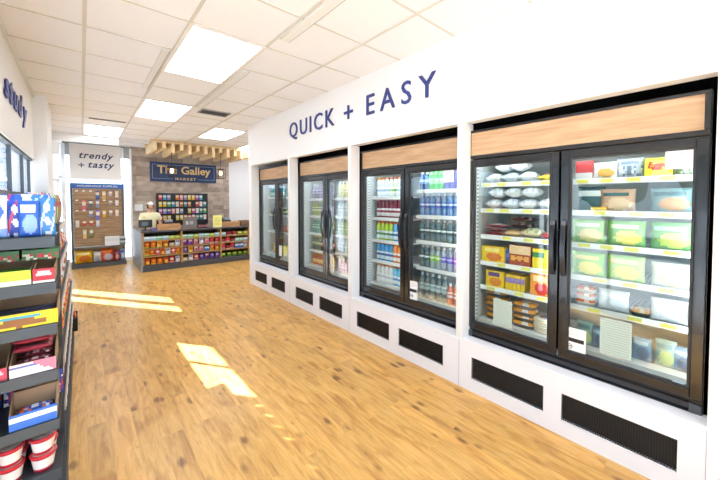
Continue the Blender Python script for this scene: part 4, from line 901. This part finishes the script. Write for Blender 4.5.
# ------------------------------------------------------------------ snack gondola on the left
GX0, GX1, GY0, GY1 = -.455, -.095, 2.12, 4.88
SHM = M('#3d4852', .45); SHD = M('#33383e', .5)
r = empty('snack_gondola', (GX0, GY0, 0)); L = GY1-GY0; Dp = GX1-GX0
MB().box(0, .03, .33, 2.18, 0, 1.50).box(0, .03, 2.18, L, 0, 1.24).build('back_panel', M('#b9bcc8', .5), r)
B(.03, Dp+.005, .33, L, 0, .14).build('base_deck', SHD, r); B(.03, Dp, .315, .335, 0, 1.45).build('divider_panel', SHD, r)
B(0, Dp+.01, 0, .315, 0, .20).build('end_base', SHD, r)
for y_, zt in ((.33, 1.5), (2.15, 1.5), (L-.03, 1.24)): B(.03, .06, y_, y_+.03, .14, zt).build('upright', SHM, r)
ZE = [1.345, 1.125, .925, .70, .455, .205]
for k, z in enumerate(ZE):
    s_ = B(-.12, Dp-.005, .008, .315, z+.042, z+.062).build('end_shelf', SHD, r)
    B(-.12, Dp-.005, -.0, .008, z+.012, z+.062).build('shelf_lip', SHM, s_)
SIDE = [(1.36, .035), (1.10, .03), (.90, .015), (.66, 0), (.40, 0)]
for k, (z, back) in enumerate(SIDE):
    xx = Dp-back; Lk = 2.18 if k == 0 else L; s_ = B(.06, xx, .345, Lk-.03, z, z+.015).build('side_shelf', SHD, r)
    B(xx, xx+.006, .345, Lk-.03, z-.02, z+.03).build('price_rail', M('#b4aca4', .35), s_)
    y = .38
    while y < Lk-.1: price_tag(M('#f0ece6'), s_, (xx+.006, y, z-.015), 's'); y += .15
tag(r, 'dark grey snack shelving unit standing in front of the left window', 'shelving')
# end shelves, as seen from the camera (x left to right, cut by the frame at about -.28)
def E_(key, fn, x, y, z, lab, cat, grp=None, rz=0): return place(key, fn, (x, GY0+y, z+.062), rz, lab, cat, grp)
bluec = [['#2f62c4', '#e8f0fa', '#8fb4e8'], ['#3f88d0', '#f4f8fc', '#c4d8f0'], ['#e4ecf6', '#3f6fd0', '#7fa4e0'], ['#2448a8', '#f2f4fa', '#c43c5c']]
for k in range(6): E_(f'bb{k%4}', bag('candy_bag', .075, .17+.012*(k % 3), .03, bluec[k % 4], ['food', 'swirl', 'oval', 'swirl'][k % 4], 16, 18), -.40+.053*k, .035+.02*(k % 2), ZE[0], f'blue and white candy bag {place_word(k, 6)} on the top end shelf', 'candy bag', 'blue candy bags on the top end shelf')
for k in range(5): E_(f'bt{k%4}', bag('candy_bag', .07, .20, .03, bluec[(k+1) % 4], ['swirl', 'split'][k % 2], 16, 18), -.38+.055*k, .11, ZE[0], f'tall blue candy bag {place_word(k, 5)}, rear row of the top end shelf', 'candy bag', 'blue candy bags behind on the top end shelf')
def tray_box(name, w_, h_, d_, cols, pat, lo=.5):
    def f():
        o = carton(name, w_, h_*lo, .004, cols, pat, 14, 6)(); K = '#a08468'
        m = MB(); m.box(-w_/2, w_/2, .004, d_, 0, .003)
        for s in (-1, 1):
            x = s*w_/2; x0, x1 = min(x, x-s*.004), max(x, x-s*.004)
            m.add([(x0, .004, 0), (x1, .004, 0), (x1, d_, 0), (x0, d_, 0), (x0, .004, h_*lo), (x1, .004, h_*lo), (x1, d_, h_), (x0, d_, h_)], [(0, 3, 2, 1), (4, 5, 6, 7), (0, 1, 5, 4), (1, 2, 6, 5), (2, 3, 7, 6), (3, 0, 4, 7)])
        m.box(-w_/2, w_/2, d_-.004, d_, 0, h_); m.build('tray', M(K, .7), o); return o
    return f
E_('tb1', tray_box('display_carton', .155, .09, .24, ['#b8d43a', '#f0f4d8', '#e6dc8c'], 'low', .75), -.262, .012, ZE[1], 'lime green display carton on the second end shelf', 'carton')
E_('tb2', tray_box('display_carton', .075, .085, .24, ['#b8283c', '#f0c4cc', '#e8e0d8'], 'oval', .8), -.142, .012, ZE[1], 'red display carton at the right of the second end shelf', 'carton')
for k in range(7): place('gb', carton('candy_bar', .11, .018, .035, ['#4f8c3c', '#c4a23c', '#e4e0c4'], 'band', 6, 3), (-.26, GY0+.03+.03*k, ZE[1]+.067+.004*k), 0, f'green candy bar, {ORD[k]} from front in the lime carton', 'candy', 'green candy bars in the lime carton')
E_('tb3', tray_box('display_carton', .28, .11, .25, ['#e6cc28', '#3f9cb4', '#8c5a2c'], 'food', .62), -.237, .012, ZE[2], 'yellow display carton across the third end shelf', 'carton')
for k in range(5): place('yb2', carton('candy_bar', .24, .018, .035, ['#4b4f6a', '#8c8470', '#c4b89a'], 'band', 8, 3), (-.237, GY0+.03+.04*k, ZE[2]+.067+.006*k), 0, f'dark wrapped bar, {ORD[k]} from front in the yellow carton', 'candy', 'bars in the yellow carton')
E_('tb4', tray_box('display_carton', .155, .13, .24, ['#f0dde2', '#d87a94', '#5f6fb4'], 'split', .45), -.186, .012, ZE[3], 'pink and white display carton on the fourth end shelf', 'carton')
E_('tb5', tray_box('display_carton', .08, .13, .24, ['#c43c5c', '#f0c4cc', '#8c2a40'], 'oval', .45), -.310, .012, ZE[3], 'red display carton at the left of the fourth end shelf', 'carton')
for k in range(4): place('pb', pack('candy_bar', .12, .022, .05, ['#8c1f34', '#f0d4d8', '#2c2430'], 'blotch'), (-.186, GY0+.03+.05*k, ZE[3]+.073+.014*k), 0, f'dark red wrapped bar, {ORD[k]} from front in the pink carton', 'candy', 'red bars in the pink carton')
for k in range(2): E_('tb6', tray_box('display_carton', .16, .13, .12, ['#2f6fd0', '#e8f0fa', '#c43c4c'], 'band', .55), -.190, .012+.14*k, ZE[4]+.0, ['blue display carton in front on the fifth end shelf', 'blue display carton behind on the fifth end shelf'][k], 'carton')
for k in range(4): place('bp', pack('candy_pack', .13, .03, .05, ['#2450b4', '#d8e4f4', '#d8662c'], 'blotch'), (-.19, GY0+.03+.04*(k % 2)+.14*(k//2), ZE[4]+.073+.02*(k % 2)), 0, f'{ORD[k]} blue candy pack from front in the blue cartons', 'candy', 'blue packs in the blue cartons')
for k in range(4): place('pk5', pack('candy_pack', .14, .035, .06, ['#8c2436', '#e8ccd2', '#3a2c34'], 'food'), (-.19, GY0+.05+.06*(k % 2)+.002*k, ZE[3]+.152+.039*(k//2)), 0, f'dark red candy pack, {ORD[k]} of the loose packs lying above the pink carton', 'candy', 'red packs above the pink carton')
for k in range(4): place('bk5', bag('candy_bag', .07, .13, .03, bluec[3], 'swirl', 12, 12), (-.36+.075*k if k < 2 else -.20+.07*(k-2), GY0+.268, ZE[4]+.064), 0, f'blue candy bag, {ORD[k]} from left along the rear of the fifth end shelf', 'candy bag', 'blue bags at the rear of the fifth end shelf')
for k in range(2): place('gc5', carton('snack_box', .13, .05, .10, ['#3f7a4a', '#c43c3c', '#e4dcc4'], 'blotch', 10, 5), (-.30+.14*k, GY0+.15, ZE[1]+.156), 0, ['green and red snack box lying left above the lime carton', 'green and red snack box lying right above the red carton'][k], 'box', 'green boxes above the display cartons')
def tub():
    m = MB(); h_ = .078; o = m.lathe([(.036, 0), (.037, .014), (.044, .062), (.046, h_-.006), (.047, h_-.004)], seg=22, mi=[0, 1, 0, 0]).build('snack_tub', [M('#c42438', .35), M('#f2eeee', .35)])
    MB().lathe([(.049, h_-.006), (.050, h_), (.046, h_+.002)], seg=22).build('rim', M('#d8303c', .3), o); MB().lathe([(.043, h_), (.04, h_+.0035), (.02, h_+.004)], seg=18, mi=[0, 1]).build('lid_print', [M('#5d4038', .4), M('#b8a49a', .4)], o); return o
for c_, (x, y) in enumerate(((-.165, .065), (-.275, .06), (-.165, .175), (-.275, .17))):
    for k in range(2): E_('tub', tub, x, y, ZE[5]+.084*k, f'{["lower", "upper"][k]} red and white snack tub, {["front right", "front left", "rear right", "rear left"][c_]} stack, bottom end shelf', 'tub', 'snack tubs on the bottom end shelf')
E_('bbg', bag('candy_bag', .09, .15, .03, ['#2c56c0', '#e8eefa', '#c43c5c'], 'blotch', 8, 8), -.215, .28, ZE[5], 'blue candy bag behind the tubs on the bottom end shelf', 'candy bag')
# side shelves, facing the aisle
cols = [['#c43c34', '#f2e2c4', '#e6a43a'], ['#e6b43a', '#c4502c', '#f8ecc4'], ['#4f8c4c', '#dcecb4', '#c4302c'], ['#3f62b4', '#e8eefa', '#e0a03c'], ['#8c3a5c', '#f0d4e0', '#d87aa4'], ['#e87a2c', '#f8dc9a', '#a8301c'], ['#e4e0dc', '#a8302c', '#c4a47c']]
cw = ['red', 'yellow', 'green', 'blue', 'plum', 'orange', 'white']
sn = ['top', 'second', 'third', 'fourth', 'fifth']
for j, (z, back) in enumerate(SIDE):
    xx = GX1-back-.006; y = GY0+.42; k = 0; n = 11 if j == 0 else 11; st = ((2.18 if j == 0 else L)-.52)/n
    for k in range(n):
        c = (k*3+j*2+k//3) % 7; hh_ = .25 if j == 0 else ((.228 if k < 8 else .125) if j == 1 else .145)
        place(f's{c}{hh_}', bag('snack_bag', .145 if j == 0 else .17, hh_, .05, cols[c], ['food', 'oval', 'split'][c % 3], 8, 8), (xx, y+st*(k+.1), z+.015), math.pi/2+rnd.uniform(-.08, .08), f'{cw[c]} snack bag, {ORD[k]} from the camera on the {sn[j]} aisle-side gondola shelf', 'snack bag', 'snack bags on the aisle side of the gondola')
for k in range(11):  # rear row added to block sun passing between the front bags
    c = (k*2+3) % 7; place(f's{c}0.25', bag('snack_bag', .145, .25, .05, cols[c], ['food', 'oval', 'split'][c % 3], 8, 8), (GX1-.105, GY0+.42+.151*(k+.6), 1.375), math.pi/2, f'{cw[c]} snack bag, {ORD[k]} from the camera in the added sun-blocking rear row, top gondola shelf', 'snack bag', 'snack bags added behind the top shelf row to block sun')
o = place('ob5', carton('snack_box', .2, .10, .12, ['#d8481c', '#f4dcc0', '#e8903c'], 'food', 10, 6), (GX1-.06, GY1-.30, 1.375+.155), math.pi/2, 'x', 'x') if False else None
r = empty('wire_basket', (-.105, 4.55, .18)); m = MB(); m.box(0, .05, 0, .3, 0, .006); m.box(0, .004, 0, .3, 0, .18); m.box(.046, .05, 0, .3, 0, .14); m.box(.004, .046, 0, .004, 0, .14); m.box(.004, .046, .296, .3, 0, .14); m.build('basket', BLACK, r)
tag(r, 'black basket clipped to the far end of the gondola', 'basket')
place('bskt', bag('snack_bag', .2, .17, .03, ['#d8401c', '#f0a03c', '#f4dcc0'], 'food', 8, 8), (-.062, 4.7, .187), math.pi/2, 'orange red bag in the black basket at the gondola end', 'snack bag')

# ------------------------------------------------------------------ trees across the street (they show in the freezer glass)
LEAF = noisy('foliage', '#3f5a34', '#1f3322', 3.0, .8, .5); BARK = M('#4a3b2e', .8)
tl = ['nearest the shop door', 'second along the street', 'third along the street', 'fourth along the street', 'farthest along the street']
for k in range(5):
    tx, ty, th = -13.5-(k % 2)*1.2, -7.2+3.7*k, 6.4+.7*(k % 3)
    r = empty('street_tree', (tx, ty, -.15)); MB().tube([(0, 0, 0), (.1, .05, th*.35), (0, 0, th*.6)], [.18, .14, .10], 10).build('trunk', BARK, r)
    m = MB(); nu, nv = 40, 26; vs = []; fs = []
    for j in range(nv+1):
        t = math.pi*j/nv
        for i in range(nu):
            p = 2*math.pi*i/nu; d = Vector((math.sin(t)*math.cos(p), math.sin(t)*math.sin(p), math.cos(t)))
            q = 1+.16*math.sin(5*p+3*t+k)+.12*math.sin(9*t+2*k)*math.cos(7*p)+.10*math.sin(17*p+13*t+k*5)*math.sin(t)
            vs.append((d.x*1.35*q, d.y*1.35*q, th*.62+d.z*th*.40*q))
    for j in range(nv):
        for i in range(nu): i2 = (i+1) % nu; fs.append((j*nu+i, (j+1)*nu+i, (j+1)*nu+i2, j*nu+i2))
    m.add(vs, fs, 0, True).build('crown', LEAF, r); tag(r, 'dark green street tree mirrored in the freezer glass, '+tl[k], 'tree', 'street trees outside')

# ------------------------------------------------------------------ cashier
def skin_mesh(name, joints, edges, mat, parent=None, sub=2, root=0):
    me = bpy.data.meshes.new(name); me.from_pydata([j[:3] for j in joints], edges, []); o = bpy.data.objects.new(name, me); COL.objects.link(o)
    sk = o.modifiers.new('skin', 'SKIN'); 
    for i, j in enumerate(joints):
        me.skin_vertices[0].data[i].radius = (j[3], j[4] if len(j) > 4 else j[3]); me.skin_vertices[0].data[i].use_root = (i == root)
    sb_ = o.modifiers.new('sub', 'SUBSURF'); sb_.levels = sub; sb_.render_levels = sub
    dg = bpy.context.evaluated_depsgraph_get(); m2 = bpy.data.meshes.new_from_object(o.evaluated_get(dg)); o.modifiers.clear(); o.data = m2; m2.name = name
    m2.materials.clear(); m2.materials.append(mat)
    for p in m2.polygons: p.use_smooth = True
    if parent: o.parent = parent
    return o
SK = M('#d8a486', .5, 0, .3); SHIRT = M('#eee6bc', .8); PANT = M('#2c3038', .8); HAIR = M('#2a1f1a', .7)
PX, PY = 1.275, 9.36
person = empty('person', (PX, PY, 0), R(6))
# one continuous body: pelvis, spine, neck, head, arms reaching to the register, legs
J = [(0, 0, .88, .14, .10), (0, 0, 1.05, .125, .09), (0, .0, 1.22, .15, .10), (0, .0, 1.31, .12, .08), (0, -.005, 1.39, .048), (0, -.02, 1.44, .05),
     (.17, 0, 1.29, .05), (.215, -.06, 1.06, .040), (.17, -.24, 1.03, .030), (.165, -.29, 1.022, .026),
     (-.17, 0, 1.29, .05), (-.22, -.06, 1.06, .040), (-.12, -.25, 1.03, .030), (-.11, -.30, 1.022, .026),
     (.085, 0, .80, .085), (.09, -.01, .48, .055), (.09, .01, .09, .038), (.09, -.11, .035, .035),
     (-.085, 0, .80, .085), (-.09, -.01, .48, .055), (-.09, .01, .09, .038), (-.09, -.11, .035, .035)]
Eg = [(0, 1), (1, 2), (2, 3), (3, 4), (4, 5), (3, 6), (6, 7), (7, 8), (8, 9), (3, 10), (10, 11), (11, 12), (12, 13), (0, 14), (14, 15), (15, 16), (16, 17), (0, 18), (18, 19), (19, 20), (20, 21)]
body = skin_mesh('body', J, Eg, SK, person)
import bmesh
def join_into(o, others):
    bm = bmesh.new(); bm.from_mesh(o.data)
    for q in others: bm.from_mesh(q.data); 
    bm.to_mesh(o.data); bm.free()
    for q in others: bpy.data.objects.remove(q)
# head: shaped sphere
def head_mesh():
    m = MB(); vs = []; fs = []; nu, nv = 24, 18; cx, cy, cz = 0, -.035, 1.515
    for j in range(nv+1):
        th = math.pi*j/nv
        for i in range(nu):
            ph = 2*math.pi*i/nu; x, y, z = math.sin(th)*math.sin(ph), -math.sin(th)*math.cos(ph), math.cos(th)
            rx, ry, rz = .073, .092, .112
            if z < 0: rx *= 1+.32*z; ry *= 1+.12*z
            px, py, pz = x*rx, y*ry, z*rz
            if y < -.5:
                f = math.exp(-((x/.16)**2+((z+.12)/.22)**2)); py -= .018*f
                e_ = math.exp(-(((abs(x)-.36)/.14)**2+((z-.08)/.12)**2)); py += .010*e_
                li = math.exp(-((x/.3)**2+((z+.5)/.09)**2)); py -= .005*li
            er = math.exp(-(((abs(x)-.95)/.12)**2+((z+.0)/.2)**2+((y)/.22)**2)); px += math.copysign(.014*er, x)
            vs.append((cx+px, cy+py, cz+pz))
    for j in range(nv):
        for i in range(nu): i2 = (i+1) % nu; fs.append((j*nu+i, (j+1)*nu+i, (j+1)*nu+i2, j*nu+i2))
    return m.add(vs, fs, 0, True).build('head', SK, person)
hd = head_mesh()
fingers = []
for s, hx in ((1, .165), (-1, -.11)):
    o = skin_mesh('palm', [(hx, -.285, 1.022, .024, .014), (hx-.002*s, -.335, 1.017, .034, .014), (hx, -.365, 1.012, .034, .012)], [(0, 1), (1, 2)], SK, None, 1); fingers.append(o)
    for k in range(4):
        fx = hx+(-.027+.018*k); ln = [.058, .07, .066, .05][k]
        fingers.append(skin_mesh('finger', [(fx, -.36, 1.012, .009), (fx, -.36-ln*.55, 1.012, .008), (fx, -.36-ln*.85, 1.004, .0075), (fx, -.36-ln, .994, .0065)], [(0, 1), (1, 2), (2, 3)], SK, None, 1))
    fingers.append(skin_mesh('thumb', [(hx-.022*s, -.31, 1.017, .011), (hx-.045*s, -.34, 1.012, .010), (hx-.052*s, -.365, 1.004, .008)], [(0, 1), (1, 2)], SK, None, 1))
join_into(body, [hd]+fingers)
JS = [(0, 0, .86, .155, .115), (0, 0, 1.05, .145, .108), (0, 0, 1.22, .168, .118), (0, 0, 1.315, .13, .09), (0, 0, 1.365, .065, .06), (.175, 0, 1.30, .068), (.21, -.045, 1.13, .062), (-.175, 0, 1.30, .068), (-.215, -.045, 1.13, .062)]
skin_mesh('shirt', JS, [(0, 1), (1, 2), (2, 3), (3, 4), (3, 5), (5, 6), (3, 7), (7, 8)], SHIRT, person)
JP = [(0, 0, .90, .15, .11), (.085, 0, .78, .097), (.09, -.01, .48, .07), (.09, .01, .11, .055), (-.085, 0, .78, .097), (-.09, -.01, .48, .07), (-.09, .01, .11, .055)]
skin_mesh('trousers', JP, [(0, 1), (1, 2), (2, 3), (0, 4), (4, 5), (5, 6)], PANT, person)
for s in (-1, 1): MB().lathe([(.02, 0), (.055, .01), (.05, .05), (.02, .085)], (0, 0, 0), 12).build('shoe', M('#1c1c1f'), person, (s*.09, -.03, 0))
def cap_part():
    vs = []; fs = []; nu, nv = 20, 7; ms = []
    for j in range(nv+1):
        th = math.pi*.5*j/nv*.98
        for i in range(nu):
            ph = 2*math.pi*i/nu; x, y, z = math.sin(th)*math.sin(ph), -math.sin(th)*math.cos(ph), math.cos(th); vs.append((x*.080, -.035+y*.098, 1.555+z*.085))
    for j in range(nv):
        for i in range(nu): i2 = (i+1) % nu; fs.append((j*nu+i, (j+1)*nu+i, (j+1)*nu+i2, j*nu+i2)); ms.append(0)
    return MB().add(vs, fs, ms, True)
cp = cap_part().build('cap', M('#eceae6', .7), person)
hm = MB(); vs = []; fs = []; nu = 16
for j in range(6):
    for i in range(nu+1):
        ph = math.pi*(.22+1.5*i/nu); zz = 1.57-.022*j; rr = 1-.03*j; vs.append((math.sin(ph)*.086*rr, -.033-math.cos(ph)*.104*rr, zz))
for j in range(5):
    for i in range(nu): a = j*(nu+1)+i; fs.append((a, a+nu+1, a+nu+2, a+1))
o = hm.add(vs, fs, 0, True).build('hair', HAIR, person); sm_ = o.modifiers.new('s', 'SOLIDIFY'); sm_.thickness = .012; sm_.offset = -1
for s in (-1, 1):
    MB().lathe([(.002, -.008), (.009, -.004), (.010, 0), (.002, .004)], (s*.027, -.112, 1.522), 10, ax='y').build('eye', M('#2a1c18', .3), person)
B(-.02, .02, -.1195, -.112, 1.452, 1.459).build('mouth', M('#a8584c', .5), person)
person.scale = (.94, .94, .94)
tag(person, 'person in a pale yellow shirt and white cap behind the counter', 'person')
